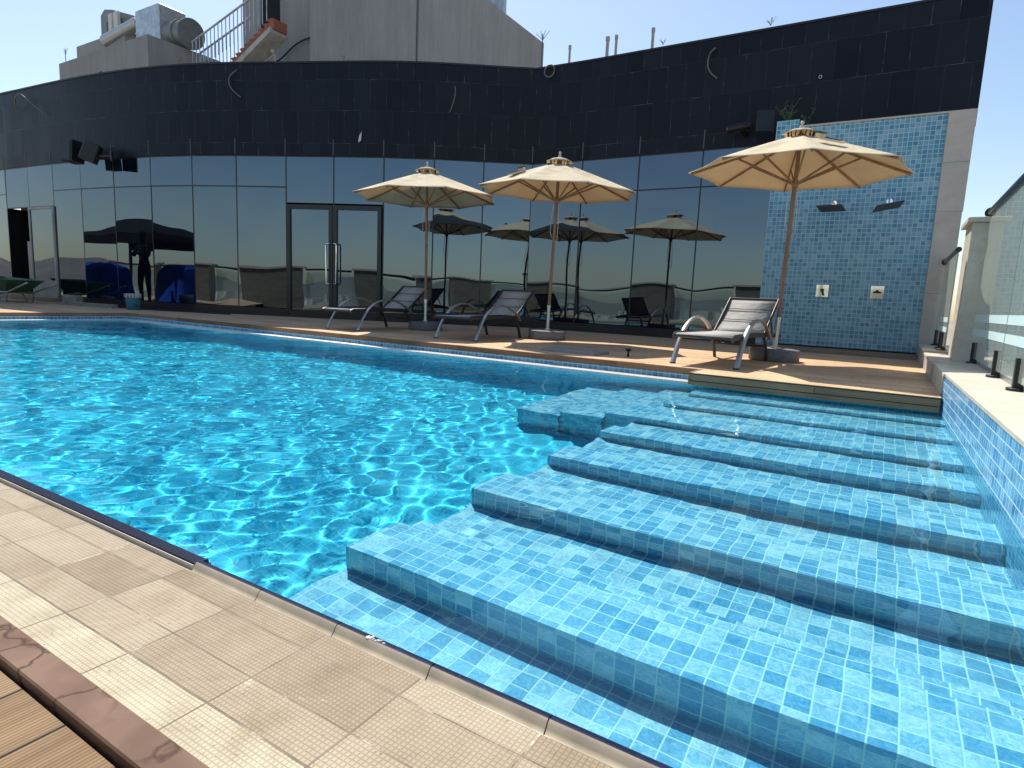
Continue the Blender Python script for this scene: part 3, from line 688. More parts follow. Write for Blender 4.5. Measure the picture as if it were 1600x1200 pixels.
# roof slab and dark back wall
b = MB(); poly = [(p.x, p.y + .3) for p in PV] + [(.66, 24), (-30, 24), (-30, 7.2)]
n = len(poly); b.add([(x, y, 4.2) for x, y in poly], [tuple(range(n))]); bp(b.build('roof', 'roof_grey', bd))
b = MB(); b.box((-29.9, 11.0, .0), (.64, 23.9, 4.19)); bp(b.build('back_rooms', 'void', bd))
# panes and mullions
random.seed(11)
TM = 2.54; DH = 2.22
def pane(i, z0, z1, f0=0., f1=1., tilt=.0035, name='window_pane'):
    a = PV[i].lerp(PV[i + 1], f0); c = PV[i].lerp(PV[i + 1], f1); nn = nrm[i]; t = (c - a).normalized()
    a = a + t * .012; c = c - t * .012; z0 += .012; z1 -= .012
    o = [random.uniform(-tilt, tilt) for _ in range(3)]
    q = lambda p, z, d: tuple(p + nn * (.012 + d) + Vector((0, 0, z)))
    fr = [q(a, z0, o[0]), q(c, z0, o[1]), q(c, z1, o[1] + o[2]), q(a, z1, o[0] + o[2])]
    bk = [q(a, z0, -.03), q(c, z0, -.03), q(c, z1, -.03), q(a, z1, -.03)]
    b = MB(); b.add(fr + bk, [(0, 1, 2, 3), (1, 5, 6, 2), (0, 3, 7, 4), (3, 2, 6, 7), (4, 5, 1, 0), (7, 6, 5, 4)]); return bp(b.build(name, 'tinted_glass', bd))
mu = MB()
def bar(p, q, w, d0, d1, mb=None):
    """bar between two 3-D points, w wide; d0..d1 out from the glass line"""
    mb = mb or mu
OPEN = 4; LEAF = 5; D0, D1 = 12, 13
for i in range(0, 21):
    if i in (D0, D1): pane(i, DH + .03, GT); continue
    if i == OPEN: pane(i, DH, GT); continue
    if i == LEAF: pane(i, DH, GT); continue
    if i in (14, 15): pane(i, GB, TM) if 0 else pane(i, GB, GT); continue
    pane(i, TM, GT); pane(i, GB, TM)
for i in range(0, 22):
    p = PV[i]; n_ = vn(i).normalized(); t = Vector((-n_.y, n_.x, 0))
    M = Matrix(((t.x, n_.x, 0, p.x), (t.y, n_.y, 0, p.y), (0, 0, 1, 0), (0, 0, 0, 1)))
    mu.box((-.012, -.04, GB if i != D1 else DH), (.012, .0135, GT), M)
for i in range(0, 21):
    if i in (OPEN, LEAF, 14, 15, D0, D1): z = DH if i not in (14, 15) else None
    else: z = TM
    if z is None: continue
    a = PV[i]; c = PV[i + 1]; nn = nrm[i]; t = (c - a).normalized()
    M = Matrix(((t.x, nn.x, 0, a.x), (t.y, nn.y, 0, a.y), (0, 0, 1, 0), (0, 0, 0, 1))); L = (c - a).length
    mu.box((.012, -.04, z - .012), (L - .012, .0125, z + .012), M)
bp(mu.build('mullion_grid', 'frame_black', bd))
wallstrip(PV[:-2], .02, GT - .012, GT + .006, .1, 'head_rail', 'frame_black', False)
# double door
for k, i in enumerate((D0, D1)):
    a = PV[i]; c = PV[i + 1]; nn = nrm[i]; t = (c - a).normalized(); L = (c - a).length
    M = Matrix(((t.x, nn.x, 0, a.x), (t.y, nn.y, 0, a.y), (0, 0, 1, 0), (0, 0, 0, 1)))
    b = MB(); x0 = .02 if k == 0 else .004; x1 = L - .004 if k == 0 else L - .02; z0 = .16; z1 = DH; w = .075
    b.box((x0, -.02, z0), (x0 + w, .06, z1), M); b.box((x1 - w, -.02, z0), (x1, .06, z1), M); b.box((x0 + w, -.02, z1 - w), (x1 - w, .058, z1), M); b.box((x0 + w, -.02, z0), (x1 - w, .058, z0 + .10), M)
    dr = bp(b.build('glass_door', 'frame_black', bd))
    b = MB(); b.box((x0 + w, .0, z0 + .10), (x1 - w, .022, z1 - w), M); b.build('door_pane', 'tinted_glass', dr)
    hx = x1 - .04 if k == 0 else x0 + .04; s = -1 if k == 0 else 1
    pts = [(hx, .062, 1.52), (hx + s * .0, .12, 1.52), (hx + s * .05, .125, 1.52), (hx + s * .055, .125, 1.48), (hx + s * .055, .125, .82), (hx + s * .05, .125, .78), (hx, .12, .78), (hx, .062, .78)]
    b = MB(); b.tube([tuple(M @ Vector(p)) for p in pts], .0155, 10); b.build('door_handle', 'chrome', dr)
# dark open doorway with leaf and leaning board at the left
a = PV[OPEN]; c = PV[OPEN + 1]; nn = nrm[OPEN]; t = (c - a).normalized(); L = (c - a).length
M = Matrix(((t.x, nn.x, 0, a.x), (t.y, nn.y, 0, a.y), (0, 0, 1, 0), (0, 0, 0, 1)))
b = MB(); b.box((.01, -1.2, .13), (L, -1.15, DH), M); b.box((.012, -1.15, .13), (.02, -.02, DH), M); b.box((L - .02, -1.15, .13), (L - .012, -.05, DH), M); bp(b.build('doorway', 'void', bd))
b = MB(); b.box((L - .38, -.10, .62), (L - .03, -.07, 1.47), M); bp(b.build('leaning_board', 'beige_paint', bd))
a = PV[LEAF]; c = PV[LEAF + 1]; nn = nrm[LEAF]; t = (c - a).normalized(); L = (c - a).length
M = Matrix(((t.x, nn.x, 0, a.x), (t.y, nn.y, 0, a.y), (0, 0, 1, 0), (0, 0, 0, 1)))
b = MB(); w = .05
b.box((.0, .0, .14), (w, .05, DH - .01), M); b.box((L - w, .0, .14), (L, .05, DH - .01), M); b.box((w, .0, DH - .06), (L - w, .05, DH - .01), M); b.box((w, .0, .14), (L - w, .05, .60), M)
dr = bp(b.build('open_door_leaf', 'beige_paint', bd))
b = MB(); b.box((w, .01, .60), (L - w, .03, DH - .06), M); b.build('door_pane', 'tinted_glass', dr)

# ------------------------------------------------------------------ things fixed to the pavilion
def speaker(loc, rz, tilt, label, s=(.30, .22, .42)):
    r = empty('speaker', loc, label, 'speaker', rz, group='black loudspeakers on the parapet')
    b = MB(); M = Matrix.Rotation(tilt, 4, 'X'); b.bbox((-s[0] / 2, -s[1], -s[2] / 2), (s[0] / 2, 0, s[2] / 2), .02, M); b.build('cabinet', 'black_plastic', r)
    b = MB(); b.box((-s[0] / 2 + .03, -s[1] - .006, -s[2] / 2 + .03), (s[0] / 2 - .03, -s[1] - .001, s[2] / 2 - .04), M); b.build('grille', 'frame_black', r)
    b = MB(); b.tube([(0, .0, .0), (0, .22, .02)], .022, 10); b.box((-.06, .20, -.08), (.06, .225, .10)); b.build('bracket', 'dark_alloy', r)
speaker((-14.28, 6.32, 3.16), R(16), R(-4), 'left speaker of the pair on the parapet, facing the pool', (.27, .30, .42))
speaker((-13.62, 6.36, 3.08), R(-38), R(-20), 'angled right speaker of the pair on the parapet, drooping down', (.27, .28, .36))
speaker((-1.88, 9.82, 3.32), R(20), R(-4), 'small black speaker above the parapet edge beside the shower wall', (.26, .2, .30))
r = empty('security_camera', (-2.20, 10.05, 3.36), 'black bullet security camera on the parapet near the shower wall', 'camera')
b = MB(); b.tube([(-.16, -.24, -.05), (.12, -.16, .0)], .055, 16); b.tube([(-.19, -.25, -.056), (-.15, -.238, -.049)], .06, 16); b.build('housing', 'black_plastic', r)
b = MB(); b.tube([(-.191, -.2503, -.0562), (-.195, -.2515, -.057)], .036, 16); b.build('lens', 'silver_alloy', r)
b = MB(); b.tube([(.0, -.19, -.05), (.03, -.10, -.10), (.03, .015, -.10)], .03, 10); b.build('bracket', 'black_plastic', r)

def cable(pts, r, name, mat, label, cat='cable'):
    q = [Vector(p) for p in pts]; out = []
    for i in range(len(q) - 1):
        p0 = q[max(i - 1, 0)]; p1 = q[i]; p2 = q[i + 1]; p3 = q[min(i + 2, len(q) - 1)]
        for j in range(6):
            t = j / 6; out.append(.5 * ((2 * p1) + (p2 - p0) * t + (2 * p0 - 5 * p1 + 4 * p2 - p3) * t * t + (3 * p1 - 3 * p2 + p3 - p0) * t ** 3))
    out.append(q[-1]); b = MB(); b.tube(out, r, 6)
    return tag(b.build(name, mat), label, cat)
cable([(-2.72, 10.02, 4.58), (-2.79, 9.99, 4.50), (-2.81, 9.98, 4.34), (-2.76, 9.99, 4.22), (-2.66, 10.03, 4.13)], .011, 'loose_cable', 'cable', 'pale curved cable end hanging on the straight right part of the parapet')
cable([(-10.75, 7.43, 4.60), (-10.86, 7.36, 4.48), (-10.86, 7.35, 4.34), (-10.78, 7.38, 4.22), (-10.66, 7.44, 4.12)], .011, 'loose_cable', 'cable', 'pale curved cable end hanging on the curved parapet below the stairs')
cable([(-16.95, 6.27, 4.30), (-16.75, 6.2, 4.5), (-16.5, 6.2, 4.55), (-16.2, 6.24, 4.38), (-15.85, 6.36, 4.12)], .011, 'loose_cable', 'cable', 'arched cable loop on the far left of the parapet')
cable([(-7.05, 9.20, 4.35), (-6.98, 9.12, 4.2), (-7.02, 9.12, 4.05), (-7.12, 9.15, 3.9)], .010, 'loose_cable', 'cable', 'faint thin cable on the parapet left of the inner corner')
cable([(-5.60 + .10 * math.cos(a), 10.02, 4.66 + .10 * math.sin(a)) for a in [i * .7 for i in range(12)]], .014, 'cable_coil', 'cable', 'coiled cable hanging at the inner corner of the parapet top')
b = MB(); b.prism([(0, 0), (.05, .03), (.065, .19), (.02, .12)], 'Y', 0, .01); o = b.build('torn_chip', 'white_paint'); o.location = (-8.58, 8.36, 3.34); o.rotation_euler = (0, 0, R(25)); tag(o, 'pale torn chip stuck on the dark parapet above the door', 'chip')
b = MB(); b.tube([(-1.22 + .02 * math.cos(a), 10.05, 3.96 + .02 * math.sin(a)) for a in [i * .63 for i in range(11)]], .005, 6); tag(b.build('wall_ring', 'white_paint'), 'tiny pale ring fixed on the right part of the dark parapet', 'ring')
for x, z, g_ in ((-5.73, 5.42, .022), (-4.96, 5.44, .03), (-4.79, 5.44, .024), (-4.10, 5.44, .026)):
    b = MB(); b.tube([(0, 0, 0), (0, 0, z - 4.21)], g_, 12); b.tube([(0, 0, z - 4.25), (0, 0, z - 4.18)], g_ * 1.3, 12)
    o = b.build('vent_pipe', 'pvc'); o.location = (x, 11, 4.205)
    tag(o, {-5.73: 'shortest vent pipe above the parapet, leftmost of the four', -4.96: 'left pipe of the close pair above the parapet', -4.79: 'right pipe of the close pair above the parapet', -4.10: 'single vent pipe above the parapet furthest right'}[x], 'pipe', group='vent pipes above the parapet')
def antenna(loc, s, label):
    b = MB(); b.tube([(0, 0, 0), (0, 0, 1.0 * s)], .012, 6)
    for dx, dz in ((-.22, .22), (-.08, .26), (.08, .26), (.22, .22)): b.tube([(0, 0, .82 * s), (dx * s, 0, (.82 + dz) * s)], .006, 5)
    o = b.build('antenna', 'dark_alloy'); o.location = loc; tag(o, label, 'antenna')
def twig(loc, label, n=7, s=.25, mat='dry_grass', seed=1, name='dry_weed'):
    random.seed(seed); b = MB()
    for i in range(n):
        a = random.uniform(0, 6.28); l = s * random.uniform(.5, 1.1); p1 = Vector((math.cos(a) * l * .35, math.sin(a) * l * .15, l * .6)); p2 = Vector((math.cos(a) * l * .8, math.sin(a) * l * .3, l))
        b.tube([(0, 0, 0), tuple(p1), tuple(p2)], [.004, .003, .001], 4)
        for k in range(3):
            c = p1.lerp(p2, random.random()); d = Vector((random.uniform(-1, 1), random.uniform(-.4, .4), random.uniform(.2, 1))) * s * .12
            b.add([tuple(c), tuple(c + d + Vector((.006, 0, 0))), tuple(c + d * 1.6), tuple(c + d - Vector((.006, 0, 0)))], [(0, 1, 2, 3)])
    o = b.build(name, mat); o.location = loc; tag(o, label, 'weed')
twig((-1.50, 9.4, 3.20), 'dark tuft of weeds growing on top of the shower wall pier', 14, .26, 'leaf', 3)
twig((-1.22, 9.34, 3.12), 'small weed sprig beside the tuft above the shower wall', 6, .22, 'leaf', 4)
twig((-3.55, 10.0, PT + .03), 'small dry sprig on the parapet edge right of the vent pipes', 7, .09, 'dry_grass', 5)
twig((-1.95, 10.0, PT + .03), 'wispy dry sprig on the parapet edge near its right end', 8, .10, 'dry_grass', 6)
twig((-11.95, 7.05, PT + .03), 'tangled dry sprig on the parapet edge below the concrete block', 9, .16, 'dry_grass', 7)
twig((-18.0, 6.3, PT + .03), 'dry sprig on the parapet edge at the far left', 6, .2, 'dry_grass', 8)
twig((-8.85, 8.25, PT + .03), 'curly dry weed on the parapet edge before the tower', 8, .12, 'dry_grass', 9)

# ------------------------------------------------------------------ concrete blocks and roof plant behind the parapet
blk_ = empty('plant_room', (-25.2, 14, 4.2), 'low rough concrete plant room behind the parapet at the left', 'building')
def rel(o, root):
    o.matrix_parent_inverse = Matrix.Translation(-root.location); return o
b = MB(); b.box((-28.4, 12, 4.21), (-22.12, 18, 8.83)); rel(b.build('wall', 'concrete', blk_), blk_)
b = MB(); b.box((-29.2, 13, 8.83), (-25.5, 17, 9.92)); rel(b.build('upper_wall', 'concrete', blk_), blk_)
b = MB(); b.add([(-26.6, 11.99, 7.75), (-25.2, 11.99, 7.75), (-25.2, 11.99, 8.12)], [(0, 1, 2)]); rel(b.build('opening', 'void', blk_), blk_)
ac = empty('exhaust_duct', (-24.5, 13.2, 8.83), 'galvanised exhaust fan with square box, round drum and thick bent duct on the plant room', 'duct')
b = MB(); b.bbox((-24.55, 12.9, 8.95), (-23.0, 13.9, 10.35), .03); rel(b.build('fan_box', 'galvanised', ac), ac)
b = MB(); b.tube([(-23.0, 13.4, 9.42), (-21.95, 13.4, 9.30)], .45, 28); b.tube([(-22.45, 13.4, 9.357), (-22.35, 13.4, 9.345)], .49, 28); b.tube([(-21.98, 13.4, 9.303), (-21.88, 13.4, 9.291)], .50, 28); rel(b.build('fan_drum', 'duct_paint', ac), ac)
b = MB(); b.prism([(-27.85, 8.9), (-27.40, 8.9), (-27.40, 10.62), (-27.2, 10.66), (-24.5, 9.88), (-24.5, 10.22), (-26.9, 11.0), (-27.5, 11.12), (-27.8, 10.95)], 'Y', 13.3, 13.8); rel(b.build('bent_duct', 'duct_paint', ac), ac)
b = MB(); b.tube([(-26.9, 13.0, 9.75), (-24.6, 13.1, 10.05)], .22, 16); rel(b.build('straight_duct', 'silver_alloy', ac), ac)
b = MB(); b.box((-26.85, 13.1, 9.85), (-26.6, 13.2, 10.75)); b.box((-26.45, 13.1, 9.85), (-26.15, 13.2, 10.75)); rel(b.build('access_panel', 'white_paint', ac), ac)
antenna((-29.0, 12.5, 8.6), 1.0, 'small forked antenna at the left of the concrete plant room')
antenna((-7.2, 12.5, 5.7), .75, 'small forked antenna standing right of the concrete tower')

tw = empty('stair_tower', (-16, 18, 4.2), 'tall rough concrete tower rising behind the middle of the parapet', 'building')
b = MB(); b.box((-16.5, 14, 4.21), (-12.89, 22.5, 10.69)); rel(b.build('main_wall', 'concrete', tw), tw)
b = MB(); b.box((-21.7, 15.3, 4.21), (-16.52, 22, 13.0)); rel(b.build('side_wall', 'concrete', tw), tw)
b = MB(); b.box((-18.55, 14.7, 4.21), (-16.505, 15.29, 13.0)); rel(b.build('corner_pier', 'concrete', tw), tw)
b = MB(); b.box((-20.6, 15.26, 9.6), (-19.6, 15.295, 11.8)); rel(b.build('doorway', 'void', tw), tw)
b = MB(); b.box((-12.885, 14.86, 4.3), (-12.865, 14.93, 10.6)); rel(b.build('wall_joint', 'strip_grey', tw), tw)
cable([(-19.4, 14.6, 8.4), (-18.8, 14.6, 8.35), (-17.9, 14.6, 8.72), (-17.2, 14.6, 8.80), (-16.55, 14.6, 8.66)], .028, 'black_cable', 'black_plastic', 'thick black cable sagging across the concrete tower beside the stairs')
b = MB(); b.tube([(-17.55, 13.5, 4.21), (-17.55, 13.5, 8.05)], .025, 8); b.tube([(-17.58, 13.44, 8.02), (-17.52, 13.44, 8.10)], .07, 10); b.tube([(-17.55, 13.5, 7.98), (-18.9, 13.5, 7.62)], .02, 6)
tag(b.build('post', 'pvc'), 'thin post with a round head in front of the tower below the stairs', 'post')
b = MB(); b.box((-14.6, 20, 10.0), (-13.23, 20.2, 12.5)); tag(b.build('roof_screen', 'galvanised'), 'grey metal screen panel on top of the concrete tower', 'screen')
st = empty('outdoor_stairs', (-19, 13.6, 7.5), 'outdoor steps of red brick with a steel railing climbing to the concrete tower', 'stairs')
n = 12
b = MB()
for i in range(n):
    x0 = -20.1 + i * .235; z = 7.75 + i * .105
    b.box((x0, 13.25, z - .30), (x0 + .237, 13.75, z)); b.box((x0 - .03, 13.235, z - .04), (x0 + .2, 13.76, z + .012))
rel(b.build('treads', 'red_brick', st), st)
b = MB(); b.prism([(-20.3, 7.40), (-20.0, 7.32), (-17.35, 8.50), (-17.35, 8.66)], 'Y', 13.17, 13.80); rel(b.build('stringer', 'beige_paint', st), st)
for yy, x0, x1, zz in ((13.22, -21.6, -17.5, 0.), (13.78, -22.4, -19.2, .22)):
    b = MB(); zt = lambda x: 8.85 + (x + 21.86) * .235
    b.tube([(x0, yy, zt(x0) + zz * 0), (x1, yy, zt(x1))], .032, 8); x = x0 + .05
    while x < x1:
        b.tube([(x, yy, zt(x) - (1.0 if x > -20.6 else .9)), (x, yy, zt(x))], .016, 6); x += .21
    rel(b.build('railing', 'galvanised', st), st)

# ------------------------------------------------------------------ umbrellas
def make_umbrella(label):
    r = empty('parasol', (0, 0, 0), label, 'parasol', group='beige parasols on the timber deck')
    b = MB(); b.lathe([(.0, 0), (.25, 0), (.258, .008), (.258, .118), (.250, .128), (.03, .13), (.0, .13)], (0, 0, 0), 40); b.build('granite_base', 'granite', r)
    b = MB(); b.tube([(0, 0, .13), (0, 0, .46)], .026, 16); b.tube([(0, 0, .13), (0, 0, .15)], .045, 16); b.tube([(0, 0, .44), (0, 0, .47)], .029, 16); b.build('steel_sleeve', 'steel', r)
    b = MB(); b.tube([(0, 0, .462), (0, 0, 2.38)], .0205, 16); b.build('pole', 'pole_wood', r)
    b = MB(); b.lathe([(.0, 2.50), (.014, 2.495), (.019, 2.478), (.010, 2.46), (.022, 2.445), (.024, 2.43), (.020, 2.40), (.020, 2.37), (0, 2.37)][::-1], (0, 0, 0), 14); b.build('finial', 'bucket_white', r)
    b = MB(); b.lathe([(.0, 1.83), (.032, 1.83), (.036, 1.845), (.036, 1.89), (.028, 1.91), (.0, 1.91)], (0, 0, 0), 16); b.build('hub', 'rib_wood', r)
    b = MB(); b.lathe([(0, 2.30), (.03, 2.30), (.036, 2.32), (.03, 2.37), (0, 2.37)], (0, 0, 0), 16); b.build('hub', 'rib_wood', r)
    RR, ZR, RT, ZT = 1.09, 1.975, .13, 2.325
    # canopy: 8 gores, sag between ribs, slightly hollow rim
    K = 8; na = 8; nr = 10; v = []; rows = []
    for j in range(nr + 1):
        t = j / nr; row = []
        for k in range(K * na):
            a = 2 * math.pi * k / (K * na); u = (k % na) / na; s = math.sin(math.pi * u)
            ca = math.cos(math.pi / K) / math.cos((u - .5) * 2 * math.pi / K)
            rad = RT + (RR - RT) * t; rad *= 1 - (1 - ca) * 1.0 - .03 * s * t
            z = ZT + (ZR - ZT) * (t ** 1.04) - .030 * s * math.sin(math.pi * min(1, t * .92)) + .010 * s * t
            row.append(len(v)); v.append((rad * math.cos(a), rad * math.sin(a), z))
        rows.append(row)
    f = []
    for j in range(nr):
        for k in range(K * na): q = (k + 1) % (K * na); f.append((rows[j][k], rows[j][q], rows[j + 1][q], rows[j + 1][k])[::-1])
    b = MB(); b.add(v, f, True); cn = b.build('canopy', 'canvas', r)
    mod = cn.modifiers.new('thick', 'SOLIDIFY'); mod.thickness = .003
    # hem
    b = MB(); hem = [v[i] for i in rows[-1]]; hem.append(hem[0]); b.tube(hem, .0045, 6, cap=False); b.build('hem', 'canvas', cn)
    # vent cap with scalloped gaps
    v = []; f = []; n = 32
    for j, (rad, z) in enumerate(((.02, 2.425), (.10, 2.405), (.19, 2.362))):
        for k in range(n):
            a = 2 * math.pi * k / n; s = abs(math.sin(a * 4)); rr = rad * (1 - (.16 * s if j == 2 else 0)); v.append((rr * math.cos(a), rr * math.sin(a), z + (.012 * s if j == 2 else 0)))
    for j in range(2):
        for k in range(n): f.append((j * n + k, (j + 1) * n + k, (j + 1) * n + (k + 1) % n, j * n + (k + 1) % n))
    b = MB(); b.add(v, f, True); o = b.build('vent_cap', 'canvas', cn); mod = o.modifiers.new('thick', 'SOLIDIFY'); mod.thickness = .003
    b = MB()
    for k in range(16):
        a = 2 * math.pi * (k + .5) / 16
        b.tube([(.12 * math.cos(a), .12 * math.sin(a), 2.33), (.13 * math.cos(a + .1), .13 * math.sin(a + .1), 2.385)], .006, 5)
    b.build('vent_ties', 'dark_sling', cn)
    for k in range(K):
        a = 2 * math.pi * k / K; c, s = math.cos(a), math.sin(a)
        b = MB(); d = .018
        b.tube([(c * .03, s * .03, 2.33), (c * (RR - .03), s * (RR - .03), ZR - d * .6)], .0125, 6, flat=(.8, 1.1)); rb = b.build('rib', 'rib_wood', r)
        b = MB(); b.tube([(c * .034, s * .034, 1.872), (c * .60, s * .60, 2.128)], .011, 6, flat=(.8, 1.1)); b.build('strut', 'rib_wood', rb)
    b = MB(); b.tube([(.03, .0, 1.85), (.05, -.01, 1.6), (.055, -.02, 1.36), (.035, -.02, 1.30), (.022, -.02, 1.34)], .0042, 6); b.tube([(-.03, -.015, 1.85), (-.055, -.02, 1.6), (-.05, -.025, 1.45), (-.02, -.025, 1.38)], .0042, 6); b.build('cord', 'cord_white', r)
    return r
um3 = make_umbrella('rightmost beige parasol with a buckled strap on top, beside the shower wall')
spots = [((-6.10, 7.38, DZ), R(9), 'leftmost beige parasol standing between the two left sun loungers'), ((-4.05, 7.54, DZ), R(3), 'middle beige parasol with leaning pole behind the grey floor hatch')]
um2 = copy_tree(um3); um1 = copy_tree(um3)
um3.location = (-1.04, 7.20, DZ); um3.rotation_euler = (R(.2), R(1.0), R(14))
for u, (loc, rz, lab) in zip((um1, um2), spots): u.location = loc; u.rotation_euler = (0, 0, rz); u['label'] = lab
um1.rotation_euler = (R(.2), R(-.6), R(9)); um2.rotation_euler = (R(1.2), R(1.9), R(3))
for o, az, rd in ((um2, -130, .62), (um3, -62, .52)):
    cn = [x for x in o.children if x.name.startswith('canopy')][0]
    a = R(az); M = Matrix.Rotation(a, 4, 'Z') @ Matrix.Translation((rd, 0, 2.325 - (rd - .13) / .96 * .35 - .006)) @ Matrix.Rotation(R(20.5), 4, 'Y') @ Matrix.Rotation(R(25), 4, 'Z')
    b = MB(); b.box((-.13, -.036, .004), (.10, .036, .022), M); b.box((-.17, -.045, .018), (-.13, .045, .055), M); b.build('strap', 'canvas', cn)
    b = MB(); b.box((-.08, -.024, .023), (.07, .024, .031), M); b.box((-.19, -.035, .056), (-.11, .035, .072), M); b.build('buckle', 'dark_alloy', cn)

# ------------------------------------------------------------------ sun loungers (head end at +Y)
def make_lounger(label, ang=36, light=True):
    r = empty('sun_lounger', (0, 0, 0), label, 'sun lounger', group='sling sun loungers facing the pool')
    W = .272; H = .285; L0 = 1.18; BL = .61; a = R(ang)
    def q(s, y, z): return (s * W, y, z)
    for s in (-1, 1):
        # long side rail
        b = MB(); b.tube([q(s, .0, H - .02), q(s, .05, H), q(s, L0 * .6, H + .012), q(s, L0, H), q(s, 1.85, H - .03)], .021, 8, flat=(.75, 1.3)); b.build('side_rail', 'dark_alloy', r)
    for s in (-1, 1):
        # sweeping arm that starts as front leg, arches over the rail and drops to it again
        p = [Vector(q(s * 1.10, .10, .0)), Vector(q(s * 1.10, .22, .20)), Vector(q(s * 1.10, .36, .34)), Vector(q(s * 1.10, .56, .425)), Vector(q(s * 1.10, .78, .44)), Vector(q(s * 1.10, .98, .39)), Vector(q(s * 1.10, 1.14, .31)), Vector(q(s * 1.08, 1.24, .24))]
        out = []
        for i in range(len(p) - 1):
            p0 = p[max(i - 1, 0)]; p1 = p[i]; p2 = p[i + 1]; p3 = p[min(i + 2, len(p) - 1)]
            for j in range(4):
                t = j / 4; out.append(.5 * ((2 * p1) + (p2 - p0) * t + (2 * p0 - 5 * p1 + 4 * p2 - p3) * t * t + (3 * p1 - 3 * p2 + p3 - p0) * t ** 3))
        out.append(p[-1]); b = MB(); b.tube(out, .021, 8, flat=(1.25, .62)); b.build('arched_arm', 'silver_alloy', r)
        b = MB(); b.tube([q(s, 1.10, H - .01), q(s, 1.22, .17), q(s, 1.30, .0)], .019, 8, flat=(.9, 1.2)); b.build('rear_leg', 'dark_alloy', r)
        b = MB(); b.lathe([(.03, 0), (.03, .012), (.0, .012)], (s * W * 1.10, .10, 0), 12); b.build('foot', 'rubber', r)
    for yy, zz, rr in ((.02, H - .01, .018), (1.22, .16, .014), (1.84, H - .03, .016), (L0, H, .014)):
        b = MB(); b.tube([q(-1, yy, zz), q(1, yy, zz)], rr, 8); b.build('cross_bar', 'dark_alloy', r)
    # seat sling
    def slab(mb, pts, w, th):
        n = len(pts); v = []
        for y, z in pts: v += [(-w, y, z), (w, y, z)]
        f = [(2 * i, 2 * i + 1, 2 * i + 3, 2 * i + 2) for i in range(n - 1)]; mb.add(v, f, True)
    b = MB(); slab(b, [(.01, H - .005), (.04, H + .014), (.30, H + .012), (.60, H + .016), (.9, H + .012), (L0, H + .012)], W - .012, 0); o = b.build('seat_sling', 'sling', r); m_ = o.modifiers.new('t', 'SOLIDIFY'); m_.thickness = .012
    B0 = Vector((0, L0 - .01, H + .012)); d = Vector((0, math.cos(a), math.sin(a)))
    pts = []
    for t in [i / 8 for i in range(9)]:
        p = B0 + d * BL * t; nrm_ = Vector((0, -math.sin(a), math.cos(a))); p = p + nrm_ * (-.016 * math.sin(math.pi * t)); pts.append((p.y, p.z))
    b = MB(); slab(b, pts, W - .02, 0); bs = b.build('back_sling', 'sling', r); m_ = bs.modifiers.new('t', 'SOLIDIFY'); m_.thickness = .012
    b = MB()
    for t in (.36, .68): p = B0 + d * BL * t + Vector((0, -math.sin(a), math.cos(a))) * (-.016 * math.sin(math.pi * t) + .0135); b.box((-W + .03, p.y - .004, p.z - .003), (W - .03, p.y + .004, p.z + .003), None)
    b.build('seam', 'dark_sling', bs)
    for s in (-1, 1):
        e = B0 + d * BL; b = MB(); b.tube([(s * (W - .012), B0.y, B0.z - .01), (s * (W - .012), e.y, e.z)], .016, 8, flat=(.8, 1.25)); b.build('back_frame', 'dark_alloy', r)
        m = B0 + d * BL * .55; b = MB(); b.tube([(s * (W - .03), m.y, m.z - .02), (s * (W - .03), min(m.y + .16, 1.74), H - .02)], .010, 6); b.build('prop_bar', 'dark_alloy', r)
    e = B0 + d * BL; b = MB(); b.tube([(-W + .012, e.y, e.z), (W - .012, e.y, e.z)], .014, 8); b.build('head_bar', 'dark_alloy', r)
    return r
l3 = make_lounger('sunlit sun lounger with raised pale back beside the rightmost parasol')
l2 = copy_tree(l3); l2['label'] = 'sun lounger with half sunlit back, in front of the middle parasol'
l1 = copy_tree(l3); l1['label'] = 'shaded dark sun lounger nearest the glass doors, under the leftmost parasol'
l3.location = (-1.44, 5.68, DZ); l3.rotation_euler = (0, 0, R(-4))
l2.location = (-4.62, 6.08, DZ); l2.rotation_euler = (0, 0, R(2))
l1.location = (-6.55, 6.00, DZ); l1.rotation_euler = (0, 0, R(0))

# ------------------------------------------------------------------ hatch, garden spike light, wheelbarrow, bucket, planks
b = MB(); b.bbox((-.33, -.17, 0), (.33, .17, .032), .004); o = b.build('floor_hatch', 'grey_slab'); o.location = (-2.86, 5.98, DZ); o.rotation_euler = (0, 0, R(-3)); tag(o, 'flat grey slab hatch lying on the deck in the parasol shadow', 'hatch')
b = MB(); b.lathe([(.0, 0), (.012, 0), (.008, .05), (.03, .066), (.036, .072), (.02, .085), (0, .088)], (0, 0, 0), 14); o = b.build('deck_light', 'black_plastic'); o.location = (-2.28, 6.05, DZ); tag(o, 'small black mushroom shaped fitting standing on the deck', 'light')

